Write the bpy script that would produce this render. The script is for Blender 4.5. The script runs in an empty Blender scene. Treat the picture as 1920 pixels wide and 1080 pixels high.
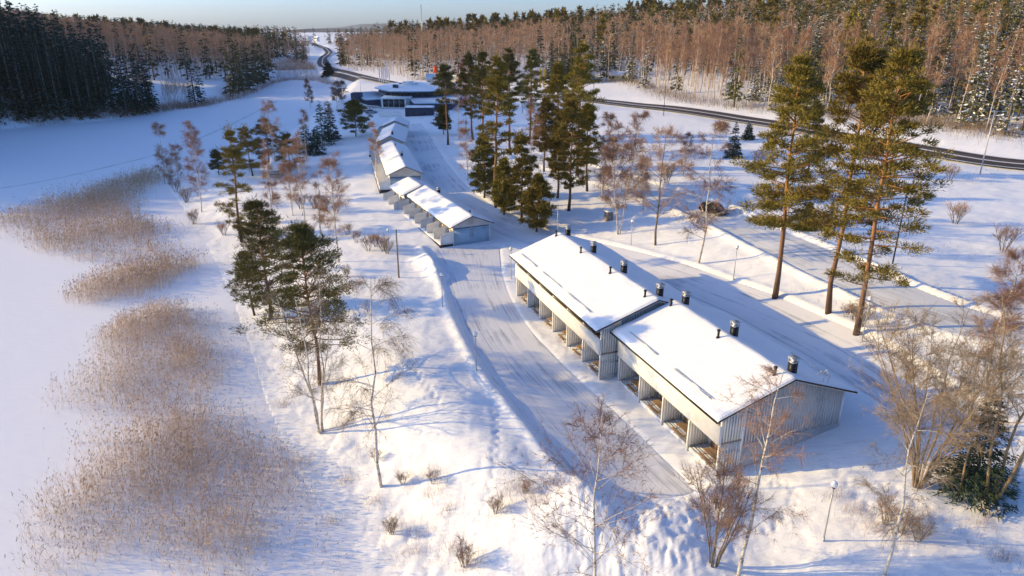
import bpy, bmesh, math, random
import numpy as np
from mathutils import Vector, Matrix
from mathutils.geometry import tessellate_polygon

# ------------------------------------------------------------------ camera, sky, sun, exposure
SC = bpy.context.scene
COL = SC.collection
CAM_H = 32.0
PITCH = math.radians(20.65)
FPX = 1300.0
cam_d = bpy.data.cameras.new('camera'); cam = bpy.data.objects.new('camera', cam_d); COL.objects.link(cam)
cam.location = (0, 0, CAM_H); cam.rotation_euler = (math.radians(90) - PITCH, 0, 0)
cam_d.sensor_width = 36; cam_d.lens = 36 * FPX / 1920; cam_d.clip_start = 0.5; cam_d.clip_end = 30000
SC.camera = cam

SUN_EL = math.radians(15.0)
SUN_FROM = Vector((-1.0, 0.13, 0)).normalized()          # horizontal direction towards the sun
W = bpy.data.worlds.new('World'); SC.world = W; W.use_nodes = True
nt = W.node_tree; bg = nt.nodes['Background']
sky = nt.nodes.new('ShaderNodeTexSky'); sky.sky_type = 'NISHITA'; sky.sun_disc = False
sky.sun_elevation = SUN_EL
sky.sun_rotation = math.atan2(SUN_FROM.x, SUN_FROM.y)    # clockwise from +Y
sky.altitude = 100; sky.air_density = 0.65; sky.dust_density = 1.6; sky.ozone_density = 5.0
nt.links.new(sky.outputs[0], bg.inputs[0]); bg.inputs[1].default_value = 0.15
sun_d = bpy.data.lights.new('sun', 'SUN'); sun = bpy.data.objects.new('sun', sun_d); COL.objects.link(sun)
sun_d.energy = 3.1; sun_d.angle = math.radians(0.5); sun_d.color = (1.0, 0.70, 0.24)
sdir = Vector((SUN_FROM.x * math.cos(SUN_EL), SUN_FROM.y * math.cos(SUN_EL), math.sin(SUN_EL)))
sun.rotation_euler = sdir.to_track_quat('Z', 'Y').to_euler(); sun.location = (-200, 30, 120)
vs = SC.view_settings
vs.view_transform = 'Standard'; vs.look = 'None'; vs.gamma = 1.0; vs.use_curve_mapping = False
vs.exposure = 1.05
SC.render.engine = 'CYCLES'
SC.cycles.max_bounces = 5; SC.cycles.diffuse_bounces = 3; SC.cycles.glossy_bounces = 2
SC.cycles.transmission_bounces = 3; SC.cycles.volume_bounces = 0

RNG = np.random.default_rng(7)
random.seed(7)

# ------------------------------------------------------------------ helpers
def nz(v):
    v = np.asarray(v, float); return v / np.maximum(np.linalg.norm(v, axis=-1, keepdims=True), 1e-9)

class MB:
    """collects vertices, triangles and quads for ONE mesh"""
    def __init__(s): s.V = []; s.T = []; s.Q = []; s.TM = []; s.QM = []; s.n = 0
    def add(s, V, T=None, Q=None, m=0):
        V = np.asarray(V, float).reshape(-1, 3); s.V.append(V)
        if T is not None and len(T):
            T = np.asarray(T, int).reshape(-1, 3); s.T.append(T + s.n); s.TM.append(np.full(len(T), m))
        if Q is not None and len(Q):
            Q = np.asarray(Q, int).reshape(-1, 4); s.Q.append(Q + s.n); s.QM.append(np.full(len(Q), m))
        s.n += len(V)
    def box(s, x0, x1, y0, y1, z0, z1, m=0):
        V = [(x0,y0,z0),(x1,y0,z0),(x1,y1,z0),(x0,y1,z0),(x0,y0,z1),(x1,y0,z1),(x1,y1,z1),(x0,y1,z1)]
        s.add(V, Q=[(3,2,1,0),(4,5,6,7),(0,1,5,4),(1,2,6,5),(2,3,7,6),(3,0,4,7)], m=m)
    def prism(s, poly, axis, a, b, m=0):
        """extrude a 2-D polygon (the two other axes in order) along axis from a to b"""
        n = len(poly); V = []
        for c in (a, b):
            for p, q in poly:
                V.append({0: (c, p, q), 1: (p, c, q), 2: (p, q, c)}[axis])
        Q = [(i, (i + 1) % n, n + (i + 1) % n, n + i) for i in range(n)]
        T = []
        for a_, b_, c_ in tessellate_polygon([[Vector((p, q, 0)) for p, q in poly]]): T += [(a_, b_, c_), (n + a_, n + c_, n + b_)]
        s.add(V, T=T, Q=Q, m=m)
    def tube(s, pts, rad, k=6, m=0, cap=True):
        pts = np.asarray(pts, float); n = len(pts); rad = np.broadcast_to(np.asarray(rad, float), (n,))
        d = np.gradient(pts, axis=0); d = nz(d)
        ref = np.array([0, 0, 1.0]) if abs(d[:, 2]).mean() < 0.8 else np.array([1.0, 0, 0])
        u = nz(np.cross(d, ref)); v = np.cross(d, u)
        a = np.arange(k) * 2 * math.pi / k
        ring = pts[:, None] + rad[:, None, None] * (np.cos(a)[None, :, None] * u[:, None] + np.sin(a)[None, :, None] * v[:, None])
        i = np.arange(n - 1)[:, None] * k; j = np.arange(k)[None]; j2 = (j + 1) % k
        Q = np.stack([i + j, i + j2, i + k + j2, i + k + j], -1).reshape(-1, 4)
        T = []
        if cap:
            T = [(0, q + 1, q) for q in range(1, k - 1)] + [((n - 1) * k, (n - 1) * k + q, (n - 1) * k + q + 1) for q in range(1, k - 1)]
        s.add(ring.reshape(-1, 3), T=T, Q=Q, m=m)
    def cyl(s, x, y, z0, z1, r0, r1=None, k=8, m=0):
        s.tube([(x, y, z0), (x, y, z1)], [r0, r0 if r1 is None else r1], k, m)
    def sphere(s, c, r, k=10, m=0, sz=1.0):
        a = np.linspace(0, math.pi, k // 2 + 2)[1:-1]
        pts = [(c[0], c[1], c[2] + r * sz * math.cos(t)) for t in a]
        s.tube(pts[::-1], [r * math.sin(t) for t in a][::-1], k, m)
    def tris(s, A, B, C, m=0):
        n = len(A); V = np.stack([A, B, C], 1).reshape(-1, 3); s.add(V, T=np.arange(3 * n).reshape(-1, 3), m=m)
    def ribbons(s, P, w, m=0, rng=RNG):
        """P: N x K x 3 polylines, w: width at the root; tapering flat strips"""
        N, K = P.shape[:2]
        d = nz(P[:, -1] - P[:, 0]); side = nz(np.cross(d, nz(rng.normal(size=(N, 3)))))
        w = np.broadcast_to(np.asarray(w, float), (N,))
        tap = np.linspace(1, 0.35, K)[None, :, None] * (w[:, None, None] / 2)
        L = P - side[:, None] * tap; R = P + side[:, None] * tap
        V = np.stack([L, R], 2).reshape(-1, 3)
        b = (np.arange(N) * K * 2)[:, None]; i = np.arange(K - 1)[None] * 2
        q = b + i
        s.add(V, Q=np.stack([q, q + 1, q + 3, q + 2], -1).reshape(-1, 4), m=m)
    def arrays(s):
        V = np.concatenate(s.V) if s.V else np.zeros((0, 3))
        T = np.concatenate(s.T) if s.T else np.zeros((0, 3), int); Q = np.concatenate(s.Q) if s.Q else np.zeros((0, 4), int)
        TM = np.concatenate(s.TM) if s.TM else np.zeros(0, int); QM = np.concatenate(s.QM) if s.QM else np.zeros(0, int)
        return V, T, Q, TM, QM
    def mesh(s, name, mats, smooth=False):
        V, T, Q, TM, QM = s.arrays()
        return make_mesh(name, V, T, Q, TM, QM, mats, smooth)

def make_mesh(name, V, T, Q, TM, QM, mats, smooth=False):
    me = bpy.data.meshes.new(name)
    nT, nQ = len(T), len(Q)
    me.vertices.add(len(V)); me.vertices.foreach_set('co', np.ascontiguousarray(V, np.float32).ravel())
    me.loops.add(nT * 3 + nQ * 4)
    me.loops.foreach_set('vertex_index', np.concatenate([T.ravel(), Q.ravel()]).astype(np.int32))
    me.polygons.add(nT + nQ)
    me.polygons.foreach_set('loop_start', np.concatenate([np.arange(nT) * 3, nT * 3 + np.arange(nQ) * 4]).astype(np.int32))
    me.polygons.foreach_set('material_index', np.concatenate([TM, QM]).astype(np.int32))
    if smooth: me.polygons.foreach_set('use_smooth', np.ones(nT + nQ, bool))
    for m in (mats if isinstance(mats, (list, tuple)) else [mats]): me.materials.append(m)
    me.update(calc_edges=True); me.validate()
    return me

def link(name, me, parent=None):
    o = bpy.data.objects.new(name, me); COL.objects.link(o)
    if parent is not None: o.parent = parent
    return o
def part(name, mb, mats, parent, smooth=False, kind=None, label=None):
    o = link(name, mb.mesh(name, mats, smooth), parent)
    if kind: o['kind'] = kind
    if label: o['label'] = label
    return o
def tag(o, label, cat=None, group=None, kind=None):
    if label: o['label'] = label
    if cat: o['category'] = cat
    if group: o['group'] = group
    if kind: o['kind'] = kind
    return o
def thing(name, label, cat, loc=(0, 0, 0), rz=0.0, group=None):
    o = bpy.data.objects.new(name, None); COL.objects.link(o); o.empty_display_size = 0.3
    o.location = loc; o.rotation_euler = (0, 0, rz)
    return tag(o, label, cat, group)
def copy_tree(o, parent=None):
    c = o.copy(); COL.objects.link(c)
    if parent is not None: c.parent = parent
    for ch in o.children: copy_tree(ch, c)
    return c

# ------------------------------------------------------------------ materials
def mat(name, col, rough=0.7, metal=0.0, var=0.0, nscale=3.0, bump=0.0, bscale=20.0, objvar=0.0, stretch=None, coord='Object', spec=0.3):
    m = bpy.data.materials.new(name); m.use_nodes = True; t = m.node_tree; b = t.nodes['Principled BSDF']
    b.inputs['Base Color'].default_value = (*col, 1); b.inputs['Roughness'].default_value = rough; b.inputs['Metallic'].default_value = metal
    b.inputs['Specular IOR Level'].default_value = spec
    last = None
    tc = t.nodes.new('ShaderNodeTexCoord'); src = tc.outputs[coord]
    if stretch:
        mp = t.nodes.new('ShaderNodeMapping'); mp.inputs['Scale'].default_value = stretch; t.links.new(src, mp.inputs[0]); src = mp.outputs[0]
    if var > 0:
        n = t.nodes.new('ShaderNodeTexNoise'); n.inputs['Scale'].default_value = nscale; n.inputs['Detail'].default_value = 5; t.links.new(src, n.inputs['Vector'])
        r = t.nodes.new('ShaderNodeMapRange'); r.inputs[1].default_value = 0.3; r.inputs[2].default_value = 0.7; r.inputs[3].default_value = 1 - var; r.inputs[4].default_value = 1 + var
        t.links.new(n.outputs[0], r.inputs[0])
        mx = t.nodes.new('ShaderNodeMix'); mx.data_type = 'RGBA'; mx.blend_type = 'MULTIPLY'; mx.inputs[0].default_value = 1
        mx.inputs[6].default_value = (*col, 1); t.links.new(r.outputs[0], mx.inputs[7]); last = mx.outputs[2]
    if objvar > 0:
        oi = t.nodes.new('ShaderNodeObjectInfo')
        hs = t.nodes.new('ShaderNodeHueSaturation')
        r1 = t.nodes.new('ShaderNodeMapRange'); r1.inputs[3].default_value = 0.5 - 0.012 * objvar / 0.3; r1.inputs[4].default_value = 0.5 + 0.014 * objvar / 0.3
        r2 = t.nodes.new('ShaderNodeMapRange'); r2.inputs[3].default_value = 1 - objvar; r2.inputs[4].default_value = 1 + objvar
        t.links.new(oi.outputs['Random'], r1.inputs[0]); t.links.new(oi.outputs['Random'], r2.inputs[0])
        t.links.new(r1.outputs[0], hs.inputs['Hue']); t.links.new(r2.outputs[0], hs.inputs['Value'])
        if last: t.links.new(last, hs.inputs['Color'])
        else: hs.inputs['Color'].default_value = (*col, 1)
        last = hs.outputs[0]
    if last: t.links.new(last, b.inputs['Base Color'])
    if bump > 0:
        n2 = t.nodes.new('ShaderNodeTexNoise'); n2.inputs['Scale'].default_value = bscale; n2.inputs['Detail'].default_value = 6; t.links.new(src, n2.inputs['Vector'])
        bp = t.nodes.new('ShaderNodeBump'); bp.inputs['Strength'].default_value = 1.0; bp.inputs['Distance'].default_value = bump
        t.links.new(n2.outputs[0], bp.inputs['Height']); t.links.new(bp.outputs[0], b.inputs['Normal'])
    return m

SNOWC = (0.86, 0.87, 0.90)
M = {}
M['roofsnow'] = mat('roof snow', SNOWC, 0.6, bump=0.02, bscale=1.5)
M['treesnow'] = mat('clinging snow', (0.82, 0.84, 0.88), 0.7)
M['white'] = mat('white painted wood', (0.80, 0.80, 0.78), 0.55, var=0.06, nscale=1.5)
M['cream'] = mat('cream painted wood', (0.78, 0.75, 0.69), 0.6, var=0.07, nscale=1.2)
M['grey'] = mat('light grey painted boards', (0.50, 0.52, 0.54), 0.6, var=0.08, nscale=1.3)
M['blue'] = mat('grey blue painted boards', (0.30, 0.45, 0.60), 0.6, var=0.07, nscale=1.3)
M['dark'] = mat('dark brown trim', (0.03, 0.025, 0.022), 0.5)
M['black'] = mat('black metal', (0.012, 0.012, 0.014), 0.45)
M['galv'] = mat('galvanised steel', (0.5, 0.51, 0.52), 0.4, metal=0.7, var=0.1)
M['concrete'] = mat('rendered concrete', (0.46, 0.45, 0.43), 0.85, var=0.14, nscale=1.2, bump=0.004)
M['glass'] = mat('dark window glass', (0.02, 0.025, 0.03), 0.08, spec=0.6)
M['timber'] = mat('weathered timber', (0.30, 0.19, 0.10), 0.75, var=0.2, nscale=6)
M['deck'] = mat('tan deck boards', (0.27, 0.22, 0.17), 0.8, var=0.15, nscale=3)
M['pole'] = mat('grey wooden pole', (0.22, 0.18, 0.14), 0.85, var=0.2, nscale=4)
M['globe'] = mat('opal lamp globe', (0.82, 0.82, 0.80), 0.25, spec=0.5)
M['lamppole'] = mat('pale lamp post steel', (0.42, 0.42, 0.42), 0.45, metal=0.3)
M['shed'] = mat('dark slate boards', (0.05, 0.06, 0.10), 0.6, var=0.1)
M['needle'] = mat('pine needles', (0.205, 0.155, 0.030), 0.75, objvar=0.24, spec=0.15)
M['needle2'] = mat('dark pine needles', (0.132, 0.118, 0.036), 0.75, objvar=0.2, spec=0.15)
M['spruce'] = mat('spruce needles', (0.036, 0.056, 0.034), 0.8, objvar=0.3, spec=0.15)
M['sprucelit'] = mat('olive spruce needles', (0.115, 0.112, 0.042), 0.8, objvar=0.3, spec=0.15)  # brighter copy of the spruce needles, sunlight put into the colour
M['twig'] = mat('birch twigs', (0.36, 0.215, 0.135), 0.8, objvar=0.2, spec=0.15)
M['twigred'] = mat('red brown twigs', (0.26, 0.16, 0.115), 0.8, objvar=0.2, spec=0.15)
M['twigtan'] = mat('tan twigs', (0.27, 0.20, 0.135), 0.8, objvar=0.15, spec=0.15)
M['greybark'] = mat('grey bark', (0.16, 0.13, 0.10), 0.9, var=0.3, nscale=2)
M['tanbark'] = mat('yellow brown bark', (0.27, 0.19, 0.11), 0.9, var=0.25, nscale=2)
M['reed'] = mat('dry reed stems', (0.62, 0.46, 0.30), 0.85, var=0.2, nscale=0.3, spec=0.1)
M['plume'] = mat('reed plumes', (0.56, 0.41, 0.27), 0.9, var=0.25, nscale=0.4, spec=0.1)
M['grass'] = mat('dry grass and stalks', (0.33, 0.22, 0.165), 0.9, var=0.25, nscale=0.4, spec=0.1)
M['yellow'] = mat('pale yellow boards', (0.62, 0.50, 0.26), 0.7)
M['tyre'] = mat('tyre rubber', (0.015, 0.015, 0.015), 0.8)
M['orange'] = mat('orange red sign', (0.75, 0.09, 0.03), 0.5)
M['flagwhite'] = mat('white and pink flag cloth', (0.72, 0.62, 0.66), 0.8)
M['flagyellow'] = mat('yellow flag cloth', (0.75, 0.42, 0.05), 0.8)
M['spoil'] = mat('trampled dirt', (0.14, 0.12, 0.11), 0.9)

def bark_pine():
    m = mat('pine bark', (0.2, 0.1, 0.05), 0.9, bump=0.01, bscale=6); t = m.node_tree; b = t.nodes['Principled BSDF']
    tc = t.nodes.new('ShaderNodeTexCoord'); sx = t.nodes.new('ShaderNodeSeparateXYZ'); t.links.new(tc.outputs['Object'], sx.inputs[0])
    n = t.nodes.new('ShaderNodeTexNoise'); n.inputs['Scale'].default_value = 1.5; n.inputs['Detail'].default_value = 4; t.links.new(tc.outputs['Object'], n.inputs['Vector'])
    ma = t.nodes.new('ShaderNodeMath'); ma.operation = 'MULTIPLY_ADD'; ma.inputs[1].default_value = 5; t.links.new(n.outputs[0], ma.inputs[0]); t.links.new(sx.outputs[2], ma.inputs[2])
    r = t.nodes.new('ShaderNodeValToRGB'); mr = t.nodes.new('ShaderNodeMapRange'); mr.inputs[1].default_value = 2; mr.inputs[2].default_value = 16
    t.links.new(ma.outputs[0], mr.inputs[0]); t.links.new(mr.outputs[0], r.inputs[0])
    e = r.color_ramp.elements; e[0].color = (0.075, 0.05, 0.04, 1); e[1].color = (0.36, 0.17, 0.06, 1)
    el = r.color_ramp.elements.new(0.4); el.color = (0.20, 0.11, 0.065, 1)
    t.links.new(r.outputs[0], b.inputs['Base Color']); return m
M['pinebark'] = bark_pine()
def bark_birch():
    m = mat('birch bark', (0.6, 0.58, 0.53), 0.8); t = m.node_tree; b = t.nodes['Principled BSDF']
    tc = t.nodes.new('ShaderNodeTexCoord'); mp = t.nodes.new('ShaderNodeMapping'); mp.inputs['Scale'].default_value = (1.6, 1.6, 4.0); t.links.new(tc.outputs['Object'], mp.inputs[0])
    n = t.nodes.new('ShaderNodeTexNoise'); n.inputs['Scale'].default_value = 1.3; n.inputs['Detail'].default_value = 6; n.inputs['Roughness'].default_value = 0.7; t.links.new(mp.outputs[0], n.inputs['Vector'])
    r = t.nodes.new('ShaderNodeValToRGB'); t.links.new(n.outputs[0], r.inputs[0])
    e = r.color_ramp.elements; e[0].position = 0.36; e[0].color = (0.06, 0.05, 0.045, 1); e[1].position = 0.50; e[1].color = (0.60, 0.55, 0.48, 1)
    t.links.new(r.outputs[0], b.inputs['Base Color']); return m
M['birchbark'] = bark_birch()
M['fbirchbark'] = mat('pale birch trunks', (0.56, 0.46, 0.38), 0.85, var=0.25, nscale=0.6)

def snow_ground():
    m = mat('snow field', SNOWC, 0.65, spec=0.25); t = m.node_tree; b = t.nodes['Principled BSDF']
    tc = t.nodes.new('ShaderNodeTexCoord')
    n1 = t.nodes.new('ShaderNodeTexNoise'); n1.inputs['Scale'].default_value = 1.6; n1.inputs['Detail'].default_value = 8; n1.inputs['Roughness'].default_value = 0.62
    mp = t.nodes.new('ShaderNodeMapping'); mp.inputs['Scale'].default_value = (0.6, 1.3, 1); mp.inputs['Rotation'].default_value = (0, 0, 0.5)
    n2 = t.nodes.new('ShaderNodeTexNoise'); n2.inputs['Scale'].default_value = 0.35; n2.inputs['Detail'].default_value = 5
    t.links.new(tc.outputs['Object'], mp.inputs[0]); t.links.new(mp.outputs[0], n1.inputs['Vector']); t.links.new(mp.outputs[0], n2.inputs['Vector'])
    b1 = t.nodes.new('ShaderNodeBump'); b1.inputs['Distance'].default_value = 0.10; b1.inputs['Strength'].default_value = 0.8
    b2 = t.nodes.new('ShaderNodeBump'); b2.inputs['Distance'].default_value = 0.35; b2.inputs['Strength'].default_value = 0.7
    t.links.new(n1.outputs[0], b1.inputs['Height']); t.links.new(n2.outputs[0], b2.inputs['Height']); t.links.new(b2.outputs[0], b1.inputs['Normal']); t.links.new(b1.outputs[0], b.inputs['Normal'])
    return m
M['snow'] = snow_ground()
def lake_snow():
    m = mat('wind packed lake snow', (0.86, 0.86, 0.90), 0.6, spec=0.25); t = m.node_tree; b = t.nodes['Principled BSDF']
    tc = t.nodes.new('ShaderNodeTexCoord'); mp = t.nodes.new('ShaderNodeMapping'); mp.inputs['Scale'].default_value = (0.5, 1.8, 1); mp.inputs['Rotation'].default_value = (0, 0, -0.35)
    n1 = t.nodes.new('ShaderNodeTexNoise'); n1.inputs['Scale'].default_value = 0.9; n1.inputs['Detail'].default_value = 8; n1.inputs['Roughness'].default_value = 0.6
    t.links.new(tc.outputs['Object'], mp.inputs[0]); t.links.new(mp.outputs[0], n1.inputs['Vector'])
    b1 = t.nodes.new('ShaderNodeBump'); b1.inputs['Distance'].default_value = 0.07; b1.inputs['Strength'].default_value = 0.8
    t.links.new(n1.outputs[0], b1.inputs['Height']); t.links.new(b1.outputs[0], b.inputs['Normal']); return m
M['lake'] = lake_snow()
def road_mat(name, base, dark, lo, hi, scale, along=0.02, bump=0.03):
    """packed snow with tyre ruts running and crossing along the road; UV: x across in metres, y along in metres"""
    m = mat(name, base, 0.6, spec=0.3); t = m.node_tree; b = t.nodes['Principled BSDF']
    tc = t.nodes.new('ShaderNodeTexCoord'); hs = []
    for rot, sc, al, dist in ((0.0, scale, along, 0.0), (0.09, scale * 1.7, along * 1.5, 0.3), (-0.14, scale * 1.2, along * 2, 0.5)):
        mp = t.nodes.new('ShaderNodeMapping'); mp.inputs['Scale'].default_value = (1, al, 1); mp.inputs['Rotation'].default_value = (0, 0, rot); t.links.new(tc.outputs['UV'], mp.inputs[0])
        n1 = t.nodes.new('ShaderNodeTexNoise'); n1.inputs['Scale'].default_value = sc; n1.inputs['Detail'].default_value = 6; n1.inputs['Roughness'].default_value = 0.62; n1.inputs['Distortion'].default_value = dist; t.links.new(mp.outputs[0], n1.inputs['Vector']); hs.append(n1.outputs[0])
    n2 = t.nodes.new('ShaderNodeTexNoise'); n2.inputs['Scale'].default_value = 0.13; n2.inputs['Detail'].default_value = 7; n2.inputs['Roughness'].default_value = 0.6; t.links.new(tc.outputs['UV'], n2.inputs['Vector'])
    def mth(op, a, b_, c=None):
        q = t.nodes.new('ShaderNodeMath'); q.operation = op
        for k, v in enumerate((a, b_, c)):
            if v is None: continue
            if isinstance(v, (int, float)): q.inputs[k].default_value = v
            else: t.links.new(v, q.inputs[k])
        return q.outputs[0]
    tr = mth('MINIMUM', mth('MINIMUM', hs[0], mth('ADD', hs[1], 0.05)), mth('ADD', hs[2], 0.07)); v = mth('MULTIPLY_ADD', n2.outputs[0], 0.45, mth('MULTIPLY', tr, 0.62))
    r = t.nodes.new('ShaderNodeValToRGB'); t.links.new(v, r.inputs[0])
    e = r.color_ramp.elements; e[0].position = lo; e[0].color = (*dark, 1); e[1].position = hi; e[1].color = (*base, 1)
    t.links.new(r.outputs[0], b.inputs['Base Color'])
    bp = t.nodes.new('ShaderNodeBump'); bp.inputs['Distance'].default_value = bump; t.links.new(tr, bp.inputs['Height']); t.links.new(bp.outputs[0], b.inputs['Normal'])
    return m
M['packed'] = road_mat('driven packed snow', (0.74, 0.75, 0.80), (0.25, 0.28, 0.35), 0.37, 0.51, 1.5, 0.03, 0.05)
M['packed2'] = road_mat('driven packed snow on side road', (0.70, 0.71, 0.74), (0.34, 0.36, 0.40), 0.38, 0.54, 1.4, 0.03, 0.04)
def highway_mat():
    m = mat('asphalt with snow strips', (0.06, 0.055, 0.055), 0.75); t = m.node_tree; b = t.nodes['Principled BSDF']
    tc = t.nodes.new('ShaderNodeTexCoord'); sx = t.nodes.new('ShaderNodeSeparateXYZ'); t.links.new(tc.outputs['UV'], sx.inputs[0])
    mp = t.nodes.new('ShaderNodeMapping'); mp.inputs['Scale'].default_value = (0.6, 0.03, 1); t.links.new(tc.outputs['UV'], mp.inputs[0])
    n = t.nodes.new('ShaderNodeTexNoise'); n.inputs['Scale'].default_value = 1.5; n.inputs['Detail'].default_value = 5; t.links.new(mp.outputs[0], n.inputs['Vector'])
    ma = t.nodes.new('ShaderNodeMath'); ma.operation = 'MULTIPLY_ADD'; ma.inputs[1].default_value = 0.9; t.links.new(n.outputs[0], ma.inputs[0]); t.links.new(sx.outputs[0], ma.inputs[2])
    mr = t.nodes.new('ShaderNodeMapRange'); mr.inputs[1].default_value = -4.5; mr.inputs[2].default_value = 5.4; t.links.new(ma.outputs[0], mr.inputs[0])
    r = t.nodes.new('ShaderNodeValToRGB'); t.links.new(mr.outputs[0], r.inputs[0]); cr = r.color_ramp
    A = (0.05, 0.042, 0.043, 1); S = (0.72, 0.73, 0.77, 1); G = (0.10, 0.085, 0.085, 1)
    cr.elements[0].position = 0; cr.elements[0].color = S; cr.elements[1].position = 1; cr.elements[1].color = S
    for p, c in ((0.09, S), (0.14, A), (0.30, A), (0.36, G), (0.44, A), (0.49, S), (0.515, S), (0.56, A), (0.72, A), (0.87, A), (0.92, S)):
        el = cr.elements.new(p); el.color = c
    t.links.new(r.outputs[0], b.inputs['Base Color']); return m
M['asphalt'] = highway_mat()

# ------------------------------------------------------------------ terrain
_g = np.random.default_rng(3); _LAT = _g.random((256, 256))
def vnoise(x, y):
    xi = np.floor(x).astype(int); yi = np.floor(y).astype(int); fx = x - xi; fy = y - yi
    fx = fx * fx * (3 - 2 * fx); fy = fy * fy * (3 - 2 * fy)
    a = _LAT[xi & 255, yi & 255]; b = _LAT[(xi + 1) & 255, yi & 255]; c = _LAT[xi & 255, (yi + 1) & 255]; d = _LAT[(xi + 1) & 255, (yi + 1) & 255]
    return (a * (1 - fx) + b * fx) * (1 - fy) + (c * (1 - fx) + d * fx) * fy - 0.5
def fbm(x, y, o=4, g=0.5):
    s = 0; a = 1.0
    for i in range(o):
        s = s + a * vnoise(x * 2 ** i + 17.3 * i, y * 2 ** i - 9.1 * i); a *= g
    return s
CP, SP = math.cos(PITCH), math.sin(PITCH)
def ray(u, v):
    a = (u - 960) / FPX; b = (540 - v) / FPX
    return np.array([a, b * SP + CP, b * CP - SP])
def PZ(u, v, z):
    d = ray(u, v); t = (z - CAM_H) / d[2]; return np.array([d[0] * t, d[1] * t])
LAKE_Z = -3.0
SURVEY = [  # photo survey points with estimated heights (m above the yard)
 (840,480,0.1),(900,600,0),(1000,700,0),(1150,900,-0.8),(1080,800,-.3),(960,470,.3),(1117,712,0),(1345,890,-.2),(967,556,.1),
 (780,600,0.3),(750,700,.5),(850,800,.8),(700,480,0.2),(900,890,.7),(1000,950,.7),
 (640,850,-1.0),(580,720,-1.0),(660,1000,-1.8),(780,1050,-1.6),(530,540,-1.2),(490,450,-1.5),(560,380,-.5),(640,330,.6),
 (1100,1075,-0.9),(1350,1070,-.4),(1543,1017,1.0),(1750,1050,1.5),(1900,1000,2),
 (1389,872,.0),(1440,852,.6),(1500,830,1.2),(1450,890,.5),(1578,798,2.3),(1700,900,2.2),(1850,930,2.4),
 (1650,720,2.5),(1500,620,2.4),(1350,530,2.1),(1200,480,1.5),(1100,450,1.0),(1000,430,.6),
 (1455,560,3.0),(1553,590,3.4),(1620,640,3.6),(1310,495,2.5),(1230,460,2.2),
 (1340,400,4.4),(1500,470,4.8),(1700,560,5.0),(1900,640,5.2),(1200,340,4),
 (1600,380,5.0),(1800,450,5.0),(1850,560,5.0),(1750,330,5.4),
 (1900,310,6.2),(1600,255,6.2),(1400,222,6.2),(1200,195,6),(1000,178,5.5),(700,152,4),(640,140,4),(600,125,4),
 (1080,380,2.5),(980,400,1.5),(930,300,3),(1020,260,4),(880,280,2.6),(1150,300,4.5),
 (846,460,.3),(720,360,1.3),(790,340,1.5),(705,290,2.4),(765,275,2.5),(720,245,3.2),(760,230,3.4),(660,215,2.2),(810,218,4),(640,275,1),(700,205,3.8),(760,175,4.2),
 (1700,222,8),(1880,245,9),(1500,208,8),(1300,190,7.5),(1150,150,7),(1000,150,6),
]
HEIGHTS_W = [(165,260,17),(240,330,26),(300,430,33),(130,420,20),(60,430,15),(50,560,17),(-40,560,11),(-120,640,8),(200,620,32),(420,520,40),(330,250,28),(260,170,16),(420,300,38),
 (60,850,26),(-60,760,10),(-130,900,10),(-205,720,6),(-210,850,9),(-260,900,9),(-330,820,8),(-260,640,9),(-180,560,1.0),(-215,545,6),(-290,560,12),(-400,700,16),
 (-218,300,7),(-300,310,66),(-270,400,13),(-235,470,11),(-266,250,56),(-380,300,64),(-380,420,40),(-240,165,14),(-300,160,30),(-200,196,16),(-240,190,48),(-238,226,48),(-268,286,60),(-330,230,58),  # high hill out of view at left is invented, raised to shade hotel and cabins
 (-120,1300,10),(-420,1200,12),(-700,900,20),(300,1300,28),(800,900,45),(0,2000,10),(-500,2200,10),(700,2200,30),
 (-20,0,-2.5),(20,0,0),(60,20,2.5),(120,40,3.5),(200,60,5),(0,-60,-2),(200,-60,3),(90,60,5)]
def _rbf():
    P = np.array([[*PZ(u, v, z), z] for u, v, z in SURVEY] + [list(p) for p in HEIGHTS_W], float)
    X = P[:, :2]; n = len(X); D = np.linalg.norm(X[:, None] - X[None], axis=-1); c = 4.0
    A = np.zeros((n + 1, n + 1)); A[:n, :n] = -np.sqrt(D * D + c * c); A[:n, :n] += np.eye(n) * 1.0; A[:n, n] = 1; A[n, :n] = 1
    w = np.linalg.solve(A, np.append(P[:, 2], 0))
    return X, w, c
_RX, _RW, _RC = _rbf()
def rbf(x, y):
    x = np.asarray(x, float); y = np.asarray(y, float); o = np.full(x.shape, _RW[-1])
    for (a, b), w in zip(_RX, _RW[:-1]): o = o - w * np.sqrt((x - a) ** 2 + (y - b) ** 2 + _RC * _RC)
    return o
_shore_px = [(640,1080),(575,960),(520,860),(480,760),(450,650),(420,560),(385,480),(340,400),(305,350),(360,322),(440,300),(520,262),(570,225),(610,190),(640,165),(600,152),(540,148),(515,153),
             (460,180),(400,196),(340,205),(290,214),(240,222),(160,229),(80,235),(0,243)]
LAKE = np.array([PZ(u, v, LAKE_Z) for u, v in _shore_px] + [(-215,262),(-200,225),(-168,196),(-152,183),(-170,168),(-215,150),(-262,136),(-330,120),(-900,90),(-900,-200),(-9,-200),(-11,20)])
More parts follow.
